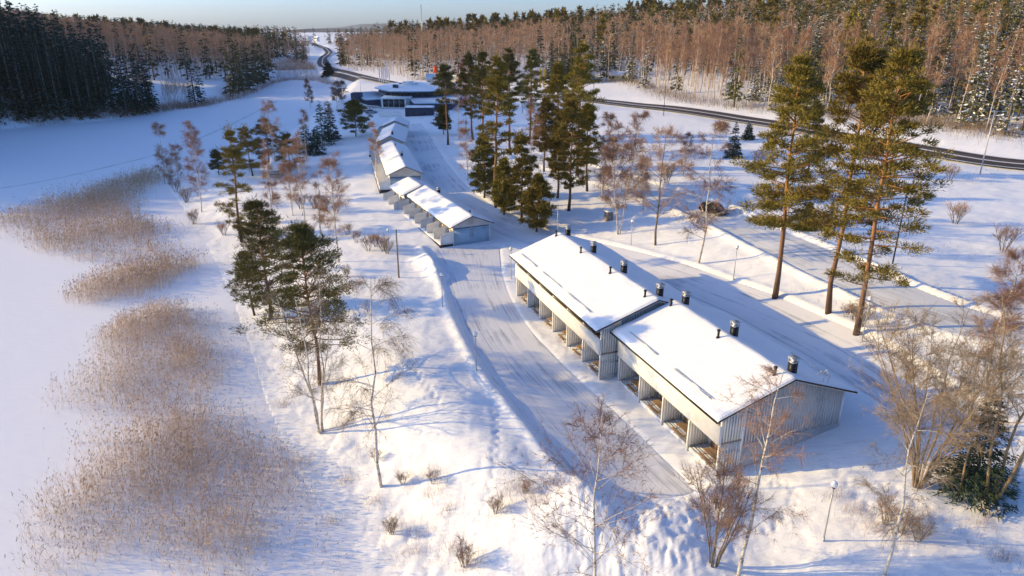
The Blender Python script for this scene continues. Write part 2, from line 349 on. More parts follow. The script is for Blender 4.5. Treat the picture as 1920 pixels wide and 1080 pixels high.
def poly_sd(x, y, P):
    """signed distance to a polygon, positive outside"""
    x = np.asarray(x, float); y = np.asarray(y, float)
    d = np.full(x.shape, 1e18); ins = np.zeros(x.shape, bool)
    for (ax, ay), (bx, by) in zip(P, np.roll(P, -1, 0)):
        ex, ey = bx - ax, by - ay; t = np.clip(((x - ax) * ex + (y - ay) * ey) / (ex * ex + ey * ey + 1e-12), 0, 1)
        d = np.minimum(d, (x - ax - t * ex) ** 2 + (y - ay - t * ey) ** 2)
        c = ((ay > y) != (by > y)) & (x < (bx - ax) * (y - ay) / (by - ay + 1e-12) + ax); ins ^= c
    d = np.sqrt(d); return np.where(ins, -d, d)
def line_d(x, y, L):
    """distance to a polyline, and the parameter along it in metres"""
    d = np.full(np.shape(x), 1e18); s = np.zeros(np.shape(x)); acc = 0
    for (ax, ay), (bx, by) in zip(L[:-1], L[1:]):
        ex, ey = bx - ax, by - ay; l = math.hypot(ex, ey); t = np.clip(((x - ax) * ex + (y - ay) * ey) / (l * l), 0, 1)
        q = (x - ax - t * ex) ** 2 + (y - ay - t * ey) ** 2; m = q < d
        d = np.where(m, q, d); s = np.where(m, acc + t * l, s); acc += l
    return np.sqrt(d), s
def sm(a, b, x): t = np.clip((np.asarray(x, float) - a) / (b - a), 0, 1); return t * t * (3 - 2 * t)
def hbase(x, y):
    z = np.maximum(rbf(x, y), LAKE_Z + 0.25); sd = poly_sd(x, y, LAKE); r = np.hypot(x, y)
    z = z + (np.minimum(z, 10.0) - z) * sm(700, 1800, r); z = z + (np.minimum(z, 0.0) - z) * sm(-420, -620, x) * sm(600, 450, y)
    k = sm(-1, 15, sd); zz = LAKE_Z + (z - LAKE_Z) * k
    return np.where(sd < 1, LAKE_Z - 0.05 + np.clip(sd - 1, -8, 0) * 0.12, zz - 0.05 * (1 - k))
def G(u, v):
    """the point of the ground seen at a survey point of the photo"""
    d = ray(u, v); t = np.geomspace(18, 4000, 420); pts = t[:, None] * d
    f = CAM_H + pts[:, 2] - np.maximum(hbase(pts[:, 0], pts[:, 1]), LAKE_Z)
    i = int(np.argmax(f < 0)); a, b = t[max(i - 1, 0)], t[i]
    tt = np.linspace(a, b, 30); p2 = tt[:, None] * d; f2 = CAM_H + p2[:, 2] - np.maximum(hbase(p2[:, 0], p2[:, 1]), LAKE_Z)
    j = int(np.argmax(f2 < 0)); return tt[j] * d[0], tt[j] * d[1]
def smooth_line(P, step=2.0):
    P = np.array(P, float); d = np.concatenate([[0], np.cumsum(np.linalg.norm(np.diff(P, axis=0), axis=1))])
    n = max(int(d[-1] / step), 4); s = np.linspace(0, d[-1], n + 1)
    Q = np.stack([np.interp(s, d, P[:, i]) for i in range(2)], 1)
    w = max(1, int(6 / step))
    for _ in range(6):
        R = Q.copy(); R[1:-1] = (Q[:-2] + 2 * Q[1:-1] + Q[2:]) / 4; Q = R
        for _ in range(w): R = Q.copy(); R[1:-1] = (Q[:-2] + 2 * Q[1:-1] + Q[2:]) / 4; Q = R
    return Q
YARD_L = smooth_line([G(*p) for p in [(800,466),(828,500),(846,560),(878,640),(925,712),(990,790),(1058,880),(1120,948)]], 1.0)
YARD_R = smooth_line([G(*p) for p in [(935,462),(940,520),(962,575),(1010,642),(1060,692),(1115,742),(1190,806),(1270,880),(1310,925)]], 1.0)
LOWROAD = smooth_line([G(*p) for p in [(772,232),(790,262),(812,305),(850,358),(905,402),(985,440),(1080,458),(1190,490),(1300,522),(1420,570),(1540,628),(1650,690),(1800,790)]], 2.0)
UPROAD = smooth_line([G(*p) for p in [(985,290),(1090,318),(1200,350),(1300,382),(1360,408),(1480,462),(1600,518),(1760,590),(1920,655)]] + [(112, 66)], 2.0)
_hw = [G(*p) for p in [(1900,312),(1750,283),(1600,257),(1450,230),(1300,207),(1150,190),(1000,177)]]
HIGHWAY = smooth_line([(300, 60), (210, 108)] + _hw + [G(780,163), G(700,148), G(650,138), G(618,128), G(603,118), G(606,108), G(618,98)] + [G(612,91), G(590,83), G(572,77)], 4.0)
YPOLY = np.concatenate([YARD_L, YARD_R[::-1]])
PILE = np.array([G(*p) for p in [(1098,948),(1140,975),(1200,985),(1270,975),(1330,960)]])
PILE2 = np.array([G(*p) for p in [(1105,1010),(1170,1050),(1280,1060)]])
BERMS = [  # polyline, height, half width, roughness
 (YARD_L + np.array([-0.6, 0]), 0.45, 0.8, 0.35), (np.array([G(*p) for p in [(945,500),(938,520),(962,575),(1010,640)]]), 0.25, 0.5, 0.3),
 (PILE, 1.5, 2.6, 0.38), (PILE2, 1.0, 3.2, 0.36), (np.array([G(*p) for p in [(795,490),(812,500),(828,520)]]), 0.9, 1.5, 0.8)]
def offset(L, w):
    t = nz(np.gradient(L, axis=0)); return L + np.stack([-t[:, 1], t[:, 0]], 1) * w
BERMS += [(offset(UPROAD, 3.9), 0.55, 0.8, 0.35), (offset(UPROAD, -3.9), 0.5, 0.9, 0.3), (offset(LOWROAD[60:], 3.4), 0.3, 0.7, 0.3), (offset(LOWROAD[:60], 3.0), 0.25, 0.9, 0.3)]
def _trail(pts, seed):
    L = smooth_line([G(*p) for p in pts], .62); t = nz(np.gradient(L, axis=0)); r_ = np.random.default_rng(seed); sd_ = np.where(np.arange(len(L)) % 2, .17, -.17)
    return L + np.stack([-t[:, 1], t[:, 0]], 1) * sd_[:, None] + r_.normal(0, .05, L.shape)
FOOT = np.concatenate([_trail(*a) for a in (([(1400,905),(1500,880),(1540,905),(1505,945),(1440,1000)],1),([(930,690),(925,760),(940,830),(925,900),(905,960)],2),([(455,640),(475,720),(470,800),(455,880),(440,960)],3),([(1660,905),(1760,975),(1850,1010),(1900,1060)],4),([(1560,870),(1640,960),(1700,1040)],5),([(740,640),(780,700),(830,760)],6))])
def height(x, y):
    x = np.asarray(x, float); y = np.asarray(y, float)
    z = hbase(x, y); r = np.hypot(x, y)
    sd = poly_sd(x, y, LAKE); land = sm(0, 6, sd)
    # road dips
    dip = np.zeros(x.shape); flat = np.zeros(x.shape)
    near = r < 420
    d1, _ = line_d(x, y, HIGHWAY); k = 1 - sm(4.6, 8.5, d1); dip = np.maximum(dip, 0.35 * k + 0.3 * (1 - sm(5, 14, d1))); flat = np.maximum(flat, k)
    for L, w in ((LOWROAD, 2.9), (UPROAD, 3.4)):
        d1, _ = line_d(x, y, L); k = 1 - sm(w, w + 0.9, d1); dip = np.maximum(dip, 0.14 * k); flat = np.maximum(flat, k)
    yd = poly_sd(x, y, YPOLY); k = 1 - sm(-0.3, 0.6, yd); dip = np.maximum(dip, 0.14 * k); flat = np.maximum(flat, 1 - sm(-0.3, 1.5, yd))
    amp = 0.13 + 0.26 * (1 - sm(2, 14, sd)) * (r < 200)
    rough = fbm(x * 0.14, y * 0.14, 5, 0.55) * 1.5 * amp + np.abs(fbm(x * 0.6 + 5, y * 0.6, 3)) * 0.75 * amp
    rough = rough + fbm(x * 0.012, y * 0.012, 3) * 3.0 * sm(250, 600, r)
    z = z + rough * land * (1 - flat) - dip
    for L, h, w, ro in BERMS:
        lo = L.min(0) - 8; hi = L.max(0) + 8
        m = (x > lo[0]) & (x < hi[0]) & (y > lo[1]) & (y < hi[1])
        if not m.any(): continue
        xm, ym = x[m], y[m]; d1, s = line_d(xm, ym, L)
        lump = 1 + ro * (fbm(xm * 0.5, ym * 0.5, 2) * 0.7 + fbm(xm * 0.2, ym * 0.2, 2) * 0.8)
        g = np.exp(-(d1 / w) ** 2) * h * np.clip(lump, 0.1, 2) + ro * h * 0.42 * np.exp(-(d1 / (w * 1.4)) ** 2) * (np.abs(vnoise(xm * 1.5, ym * 1.5)) + 0.8 * np.abs(vnoise(xm * 3.1 + 7, ym * 3.1)))
        z[m] = z[m] + g * (1 - 0.85 * flat[m])
    near = (r < 120) & (np.abs(x) < 60)
    if near.any():
        xm, ym = x[near], y[near]; zz = np.zeros(len(xm)); o = np.argsort(ym); ys_ = ym[o]
        for fx, fy in FOOT:
            a, b = np.searchsorted(ys_, (fy - .7, fy + .7)); k = o[a:b]
            zz[k] -= .12 * np.exp(-((xm[k] - fx) ** 2 + (ym[k] - fy) ** 2) / .045)
        z[near] += np.maximum(zz, -.2)
    return z
def zg(x, y): return float(height(np.array([x]), np.array([y]))[0])
def hb(x, y): return float(hbase(np.array([x]), np.array([y]))[0])

def build_ground():
    r = [9.0]
    while r[-1] < 160: r.append(r[-1] * 1.0062 + 0.0)
    while r[-1] < 9000: r.append(r[-1] * 1.022)
    r = np.array(r); a = np.linspace(-82, 82, 640) * math.pi / 180
    # finer where the photo looks
    a = np.concatenate([np.linspace(-82, -44, 60)[:-1], np.linspace(-44, 46, 560)[:-1], np.linspace(46, 82, 50)]) * math.pi / 180
    R, A = np.meshgrid(r, a, indexing='ij'); X = R * np.sin(A); Y = R * np.cos(A)
    Z = height(X.ravel(), Y.ravel()); n, k = X.shape
    V = np.stack([X.ravel(), Y.ravel(), Z], 1)
    i = np.arange(n - 1)[:, None] * k; j = np.arange(k - 1)[None]
    Q = np.stack([i + j, i + k + j, i + k + j + 1, i + j + 1], -1).reshape(-1, 4)
    me = make_mesh('ground', V, np.zeros((0, 3), int), Q, np.zeros(0, int), np.zeros(len(Q), int), [M['snow']], True)
    tag(link('snowy_ground', me), 'snow covered ground between the lake and the wooded hill', kind='structure')
build_ground()
mb = MB()
_x = np.linspace(-700, 40, 75); _y = np.linspace(-100, 640, 75); _X, _Y = np.meshgrid(_x, _y, indexing='ij')
_i = np.arange(74)[:, None] * 75; _j = np.arange(74)[None]
mb.add(np.stack([_X, _Y, np.full(_X.shape, LAKE_Z)], -1).reshape(-1, 3), Q=np.stack([_i + _j, _i + 75 + _j, _i + 76 + _j, _i + _j + 1], -1).reshape(-1, 4))
tag(link('frozen_lake', mb.mesh('frozen_lake', [M['lake']])), 'flat frozen lake under wind packed snow', kind='structure')

def strip(name, L, half, matl, label, nx=8, lift=0.03, Lr=None):
    """a road sheet that follows the ground; UV in metres"""
    if Lr is None:
        off = np.linspace(half, -half, nx + 1); t = nz(np.gradient(L, axis=0)); nn = np.stack([-t[:, 1], t[:, 0]], 1)
        XY = L[:, None] + nn[:, None] * off[None, :, None]
    else:
        n = 70; f = lambda P: np.stack([np.interp(np.linspace(0, 1, n), np.linspace(0, 1, len(P)), P[:, i]) for i in range(2)], 1)
        a, b = f(L), f(Lr); w = np.linspace(0, 1, nx + 1)[None, :, None]; XY = a[:, None] * (1 - w) + b[:, None] * w; L = (a + b) / 2; off = np.linspace(6, -6, nx + 1)
    n, k = XY.shape[:2]; Z = hbase(XY[..., 0].ravel(), XY[..., 1].ravel()) + lift
    V = np.column_stack([XY.reshape(-1, 2), Z]); i = np.arange(n - 1)[:, None] * k; j = np.arange(k - 1)[None]
    Q = np.stack([i + j, i + j + 1, i + k + j + 1, i + k + j], -1).reshape(-1, 4)
    Q = Q[:, ::-1] if np.cross(V[Q[0, 1]] - V[Q[0, 0]], V[Q[0, 2]] - V[Q[0, 0]])[2] < 0 else Q
    me = make_mesh(name, V, np.zeros((0, 3), int), Q, np.zeros(0, int), np.zeros(len(Q), int), [matl], True)
    s = np.concatenate([[0], np.cumsum(np.linalg.norm(np.diff(L, axis=0), axis=1))])
    uv = np.stack(np.broadcast_arrays(off[None, :], s[:, None]), -1).reshape(-1, 2)
    ul = me.uv_layers.new(name='UVMap'); ul.data.foreach_set('uv', uv[np.ascontiguousarray(Q).ravel()].astype(np.float32).ravel())
    return tag(link(name, me), label, kind='structure')
strip('car_yard', YARD_L, 0, M['packed'], 'ploughed yard of packed snow in front of the balcony houses', 16, -0.03, YARD_R)
strip('service_road', LOWROAD, 3.2, M['packed'], 'packed snow lane running behind the balcony houses', 8, -0.05)
strip('side_road', UPROAD, 3.7, M['packed2'], 'wide packed snow road where the dark car stands', 8, -0.04)
LK = smooth_line([PZ(u, v, LAKE_Z) for u, v in [(-150, 372), (60, 347), (180, 318), (300, 290), (420, 240), (520, 190)]], 3.0)
_hb = hbase; hbase = lambda x, y: np.full(np.shape(x), LAKE_Z)
strip('snowmobile_track', LK, 0.5, M['packed2'], 'faint snowmobile track across the frozen lake', 2, 0.006)
hbase = _hb
strip('main_road', HIGHWAY, 4.4, M['asphalt'], 'asphalt main road with snow strips below the wooded hill', 8, -0.12)

# ------------------------------------------------------------------ balcony houses, cabins, hotel
def tile_snow():
    m = mat('thin snow over roof tiles', SNOWC, 0.6, spec=0.25); t = m.node_tree; b = t.nodes['Principled BSDF']
    tc = t.nodes.new('ShaderNodeTexCoord'); hs = []
    for d, sc in (('X', 1.9), ('Y', 1.5)):
        w = t.nodes.new('ShaderNodeTexWave'); w.bands_direction = d; w.inputs['Scale'].default_value = sc; w.inputs['Distortion'].default_value = 0.4; t.links.new(tc.outputs['Object'], w.inputs['Vector']); hs.append(w.outputs['Fac'])
    n = t.nodes.new('ShaderNodeTexNoise'); n.inputs['Scale'].default_value = 0.8; n.inputs['Detail'].default_value = 6; t.links.new(tc.outputs['Object'], n.inputs['Vector'])
    a = t.nodes.new('ShaderNodeMath'); a.operation = 'MULTIPLY_ADD'; a.inputs[1].default_value = 0.6; t.links.new(hs[1], a.inputs[0]); t.links.new(hs[0], a.inputs[2])
    c = t.nodes.new('ShaderNodeMath'); c.operation = 'MULTIPLY_ADD'; c.inputs[1].default_value = 5.0; t.links.new(n.outputs[0], c.inputs[0]); t.links.new(a.outputs[0], c.inputs[2])
    bp = t.nodes.new('ShaderNodeBump'); bp.inputs['Distance'].default_value = 0.012; t.links.new(c.outputs[0], bp.inputs['Height']); bp.inputs['Distance'].default_value = 0.013; t.links.new(bp.outputs[0], b.inputs['Normal'])
    return m
M['tilesnow'] = tile_snow()
M['paving'] = mat('snow dusted terrace boards', (0.60, 0.62, 0.67), 0.8, var=0.3, nscale=1.2)

def snow_sheet(x0, x1, ys, zs, th, nx, ny, seed, lip=0.12, wob=0.05):
    """a snow blanket on a roof with profile ys -> zs, rounded at its edges"""
    X = np.linspace(x0, x1, nx); Yv = np.linspace(ys[0], ys[-1], ny); xx, yy = np.meshgrid(X, Yv, indexing='ij')
    zz = np.interp(yy, ys, zs)
    e = np.minimum.reduce([xx - x0, x1 - xx, yy - ys[0], ys[-1] - yy]); f = np.sqrt(np.clip(e / lip, 0, 1))
    rid = np.exp(-((yy - ys[len(ys) // 2]) / 0.5) ** 2) * 0.05
    n = fbm(xx * 0.5 + seed, yy * 0.5, 4) * wob + fbm(xx * 0.15 + seed, yy * 0.12, 2) * wob
    xx = xx + (fbm(yy * 0.7 + seed, xx * 0 + 3, 3) * 0.10) * (1 - np.clip(e / 0.6, 0, 1)); ww = (fbm(xx * 0.5, yy * 0 + seed, 3) * 0.16) * (1 - np.clip(e / 0.6, 0, 1)); yy = yy + ww
    top = zz + 0.01 + (th + n - rid) * f
    V = np.stack([xx, yy, top], -1).reshape(-1, 3); i = np.arange(nx - 1)[:, None] * ny; j = np.arange(ny - 1)[None]
    Q = np.stack([i + j, i + ny + j, i + ny + j + 1, i + j + 1], -1).reshape(-1, 4)
    m = MB(); m.add(V, Q=Q); return m
def battens(mb, axis, at, a0, a1, z0, z1, step=0.25, w=0.05, d=0.028, ztop=None):
    """vertical cover strips on a wall: axis 0 = wall runs along x at y=at, axis 1 = runs along y at x=at"""
    n = int(abs(a1 - a0) / step)
    for q in range(n + 1):
        c = a0 + (a1 - a0) * (q + 0.5) / (n + 1); zt = z1 if ztop is None else ztop(c)
        if axis == 0: mb.box(c - w / 2, c + w / 2, min(at, at + d), max(at, at + d), z0, zt)
        else: mb.box(min(at, at + d), max(at, at + d), c - w / 2, c + w / 2, z0, zt)
def chimney(parent, x, y, z0, big=True):
    m = MB(); m.box(x - .25, x + .25, y - .25, y + .25, z0 - .5, z0 + .85); c = part('chimney', m, M['black'], parent)
    k = MB(); k.box(x - .28, x + .28, y - .28, y + .28, z0 + .853, z0 + .93)
    for sx in (-1, 1):
        for sy in (-1, 1): k.box(x + sx * .25 - .02, x + sx * .25 + .02, y + sy * .25 - .02, y + sy * .25 + .02, z0 + .93, z0 + 1.2)
    k.box(x - .17, x + .17, y - .17, y + .17, z0 + .93, z0 + 1.12); k.box(x - .33, x + .33, y - .33, y + .33, z0 + 1.2, z0 + 1.26)
    part('chimney_cap', k, M['galv'], c)
def vent(parent, x, y, z0):
    m = MB(); m.cyl(x, y, z0 - .4, z0 + .62, .10, k=8); m.cyl(x, y, z0 + .62, z0 + .72, .17, .15, 8); m.cyl(x, y, z0 - .05, z0 + .12, .2, .11, 8); part('vent_pipe', m, M['black'], parent)

def balcony_house(name, label, org, rz, L, bays, W_, ridge_y, eave, ridge, bs, near_plinth, zback):
    t = thing(name, label, 'house', (org[0], org[1], 0), rz)
    D = 2.0; bay = L / bays; yl, yr = -0.75, W_ + 0.65; ze_l = eave; sl = (ridge - eave) / (ridge_y - yl); ze_r = ridge - sl * (yr - ridge_y)
    prof = lambda y: eave + (y - yl) * sl if y < ridge_y else ridge - (y - ridge_y) * sl
    # posts, parapet, floor
    for i in range(bays + 1):
        x = i * bay; m = MB(); m.box(x - .07, x + .07, 0.0, 0.14, -0.3, prof(0.07) - 0.02); part('post', m, M['white'], t)
    m = MB(); m.box(-.1, L + .1, -.14, -.003, 2.72, 4.25); pp = part('balcony_parapet', m, M['cream'], t)
    m = MB()
    for q in range(1, 9): m.box(-.1, L + .1, -.150, -.143, 2.72 + q * 1.53 / 9 - .07, 2.72 + q * 1.53 / 9 + .055)
    part('parapet_boarding', m, M['cream'], pp)
    m = MB(); m.box(-.12, L + .12, -.19, .03, 4.253, 4.31); part('parapet_rail', m, M['cream'], pp)
    m = MB(); m.box(-.05, L + .05, 0.145, D - .003, 2.70, 2.86); part('balcony_floor', m, M['deck'], t)
    # room front wall with doors and windows
    m = MB(); m.box(0, L, D, D + .2, -0.3, prof(D) - .03); fw = part('front_wall', m, M['cream'], t)
    for i in range(bays):
        for z0 in (0.12, 2.88):
            x = i * bay
            m = MB(); m.box(x + .5, x + 1.35, D - .05, D - .003, z0, z0 + 2.05); part('door', m, M['timber'], fw)
            m = MB(); m.box(x + 1.7, x + 3.4, D - .05, D - .003, z0 + .6, z0 + 2.0); w = part('window', m, M['glass'], fw)
    # partitions
    for i in range(bays + 1):
        x = i * bay
        if i == bays and bs: continue
        for z0, z1 in ((0.0, 2.68), (2.88, None)):
            m = MB(); top = prof(0.2) - .05 if z1 is None else z1
            m.box(x - .03, x + .03, 0.145, D - .003, z0, top)
            for s_ in (-1, 1): battens(m, 1, x + s_ * .03, .2, D - .05, z0, top, .26, .12, s_ * .045)
            part('partition', m, M['cream'], t)
    for i in range(bays):
        m = MB(); x = i * bay
        for q in range(7): m.box(x + .12, x + bay - .12, .15 + q * .26, .15 + q * .26 + .24, -.2, .10 + .012 * (q % 2))
        part('deck', m, M['paving'], t)
    # shell
    m = MB(); m.box(0.0, L, W_ - .2, W_, -0.5, prof(W_) - .03); part('back_wall', m, M['grey'], t)
    for xe, sg in ((0, -1), (L, 1)):
        m = MB(); poly = [(D + .2, zback), (W_ - .2, zback), (W_ - .2, prof(W_ - .2) - .03), (ridge_y, ridge - .03), (D + .2, prof(D + .2) - .03)]
        m.prism(poly, 0, xe - sg * .2, xe); ew = part('end_wall', m, M['grey'], t)
        if sg > 0:
            m = MB(); battens(m, 1, xe, D + .25, W_, zback, 0, .27, .13, .05, ztop=lambda c: prof(c) - .16)
            o = part('cladding_strips', m, M['grey'], ew, kind='stuff')
            m = MB(); m.box(xe, xe + .05, D - .06, D + .12, -0.2, prof(D) - .1); m.box(xe, xe + .05, W_ - .1, W_ + .06, zback - .4, prof(W_) - .1); part('corner_board', m, M['white'], ew, kind='stuff')
            if near_plinth:
                m = MB(); m.box(xe - .2, xe + .09, D + .12, W_ - .003, -1.0, zback - .003); part('plinth', m, M['concrete'], t)
                m = MB(); m.cyl(xe + .14, ridge_y + 1.1, .2, zback, .05); part('drain_pipe', m, M['galv'], t)
            # side screens of the last balcony
            m = MB(); m.box(xe - .03, xe + .03, .145, D - .063, 2.9, prof(.2) - .35); battens(m, 1, xe + .03, .18, D - .1, 2.9, prof(.2) - .35, .2, .05, .03); part('side_screen', m, M['grey'], t)
            m = MB(); m.box(xe - .03, xe + .03, .145, D - .063, .25, 2.1); battens(m, 1, xe + .03, .18, D - .1, .25, 2.1, .2, .05, .03); m.box(xe + .061, xe + .08, .145, D - .063, 1.75, 1.88); m.box(xe + .061, xe + .08, .145, D - .063, .4, .53); part('side_gate', m, M['grey'], t)
        else:
            m = MB(); m.box(xe, xe + .2, D + .2, W_ - .2, -.4, zback - .003); part('plinth', m, M['concrete'], t)
    # roof
    ox0, ox1 = -.5, L + .55
    m = MB(); m.prism([(yl, ze_l), (ridge_y, ridge), (yr, ze_r), (yr, ze_r + .14), (ridge_y, ridge + .14), (yl, ze_l + .14)], 0, ox0, ox1); rf = part('roof', m, M['white'], t)
    m = MB()
    for xa, xb in ((ox0 - .03, ox0 - .002), (ox1 + .002, ox1 + .03)):
        m.prism([(yl, ze_l + .06), (ridge_y, ridge + .06), (yr, ze_r + .06), (yr, ze_r + .2), (ridge_y, ridge + .2), (yl, ze_l + .2)], 0, xa, xb)
    m.box(ox0, ox1, yl - .12, yl - .003, ze_l + .02, ze_l + .13); m.box(ox0, ox1, yr + .003, yr + .12, ze_r + .02, ze_r + .13)
    part('roof_edge', m, M['dark'], rf)
    ys = [yl + .02, ridge_y, yr - .02]; sn = snow_sheet(ox0 + .02, ox1 - .02, ys, [prof(y) + .14 for y in ys], .20, int(L * 5), 64, org[0], .16, .075)
    part('roof_snow', sn, M['tilesnow'], rf, True)
    return t, prof, rf
def snow_guard(rf, x0, x1, y, prof):
    m = MB(); z = prof(y) + .46
    m.tube([(x0, y, z), (x1, y, z)], .035, 5); m.tube([(x0, y, z - .11), (x1, y, z - .11)], .03, 5)
    for q in np.arange(x0 + .2, x1, 1.15): m.box(q - .03, q + .03, y - .03, y + .05, z - .36, z + .03)
    part('snow_guard', m, M['galv'], rf)

RZ = math.atan2(-.943, .332)
h2, prof2, rf2 = balcony_house('balcony_house', 'farther two storey balcony house with long snowy roof beside the bend of the yard', (0.6, 81.7), RZ, 23.4, 6, 11.3, 5.7, 5.35, 7.6, False, False, 2.2)
h1, prof1, rf1 = balcony_house('balcony_house', 'nearer two storey balcony house whose grey boarded gable end faces the camera', (10.2, 59.4), RZ, 15.9, 4, 11.3, 5.75, 5.0, 7.3, False, True, 2.35)
for x in (.6, 7.9, 15.3, 22.6): chimney(h2, x, 6.55, prof2(6.55) + .3); vent(h2, x - .1, 5.0, prof2(5.0) + .3)
for x in (.5, 8.0, 15.2): chimney(h1, x, 6.45, prof1(6.45) + .3); vent(h1, x - .1, 4.95, prof1(4.95) + .3)
for a, b in ((1.2, 6.3), (8.3, 13.6), (15.4, 20.8)): snow_guard(rf2, a, b, .15, prof2)
for a, b in ((1.4, 6.2), (9.0, 14.2)): snow_guard(rf1, a, b, .15, prof1)
snow_guard(rf1, 10.0, 14.6, 11.0, prof1)
m = MB()
for dy in (-.24, .24): m.tube([(16.2, 8.9 + dy, 2.3), (16.2, 8.9 + dy, prof1(8.9) + .9), (15.9, 8.9 + dy, prof1(8.9) + 1.25), (15.3, 8.9 + dy, prof1(8.9) + .5)], .03, 5)
for z in np.arange(2.5, prof1(8.9) + .1, .3): m.tube([(16.2, 8.66, z), (16.2, 9.14, z)], .022, 5)
for z in (3.2, 5.0):
    for dy in (-.24, .24): m.tube([(15.9, 8.9 + dy, z), (16.6, 8.9 + dy, z)], .02, 5)
part('ladder', m, M['galv'], h1)
m = MB(); m.cyl(.4, 5.2, prof2(5.2), prof2(5.2) + 4.2, .035, .02, 5); part('antenna_mast', m, M['galv'], h2)

def picnic_table(label, wx, wy, z, rz, group):
    t = thing('picnic_table', label, 'picnic table', (wx, wy, z), rz, group)
    m = MB()
    for q in range(5): m.box(-.8, .8, -.36 + q * .15, -.23 + q * .15, .70, .745)
    part('tabletop', m, M['timber'], t)
    for s_ in (-1, 1):
        m = MB()
        for q in range(2): m.box(-.8, .8, s_ * .68 - .15 + q * .155, s_ * .68 + q * .155 - .01, .42, .46)
        part('bench', m, M['timber'], t)
    for x in (-.6, .6):
        m = MB()
        for s_ in (-1, 1): m.tube([(x, s_ * .62, 0), (x, s_ * .22, .7)], .04, 4)
        m.box(x - .03, x + .03, -.78, .78, .36, .418); m.box(x - .03, x + .03, -.34, .34, .64, .697); part('frame', m, M['timber'], t)
ordn = ['first', 'second', 'third', 'fourth', 'fifth', 'sixth']
def local(o, x, y): c, s_ = math.cos(RZ), math.sin(RZ); return o[0] + c * x - s_ * y, o[1] + s_ * x + c * y
for (o, L, n, nm) in (((0.6, 81.7), 23.4, 6, 'farther'), ((10.2, 59.4), 15.9, 4, 'nearer')):
    for i in range(n):
        k = n - 1 - i; bx = (i + .62) * L / n; p = local(o, bx, .75)
        picnic_table(f'wooden picnic table under the balcony, {ordn[k]} ground bay from near end of {nm} balcony house', p[0], p[1], .115, RZ + .05 * (i % 3), 'picnic tables under the balconies')
        p = local(o, bx, 1.0)
        picnic_table(f'wooden table behind the parapet, {ordn[k]} upper bay from near end of {nm} balcony house', p[0], p[1], 2.865, RZ, 'tables up on the balconies')

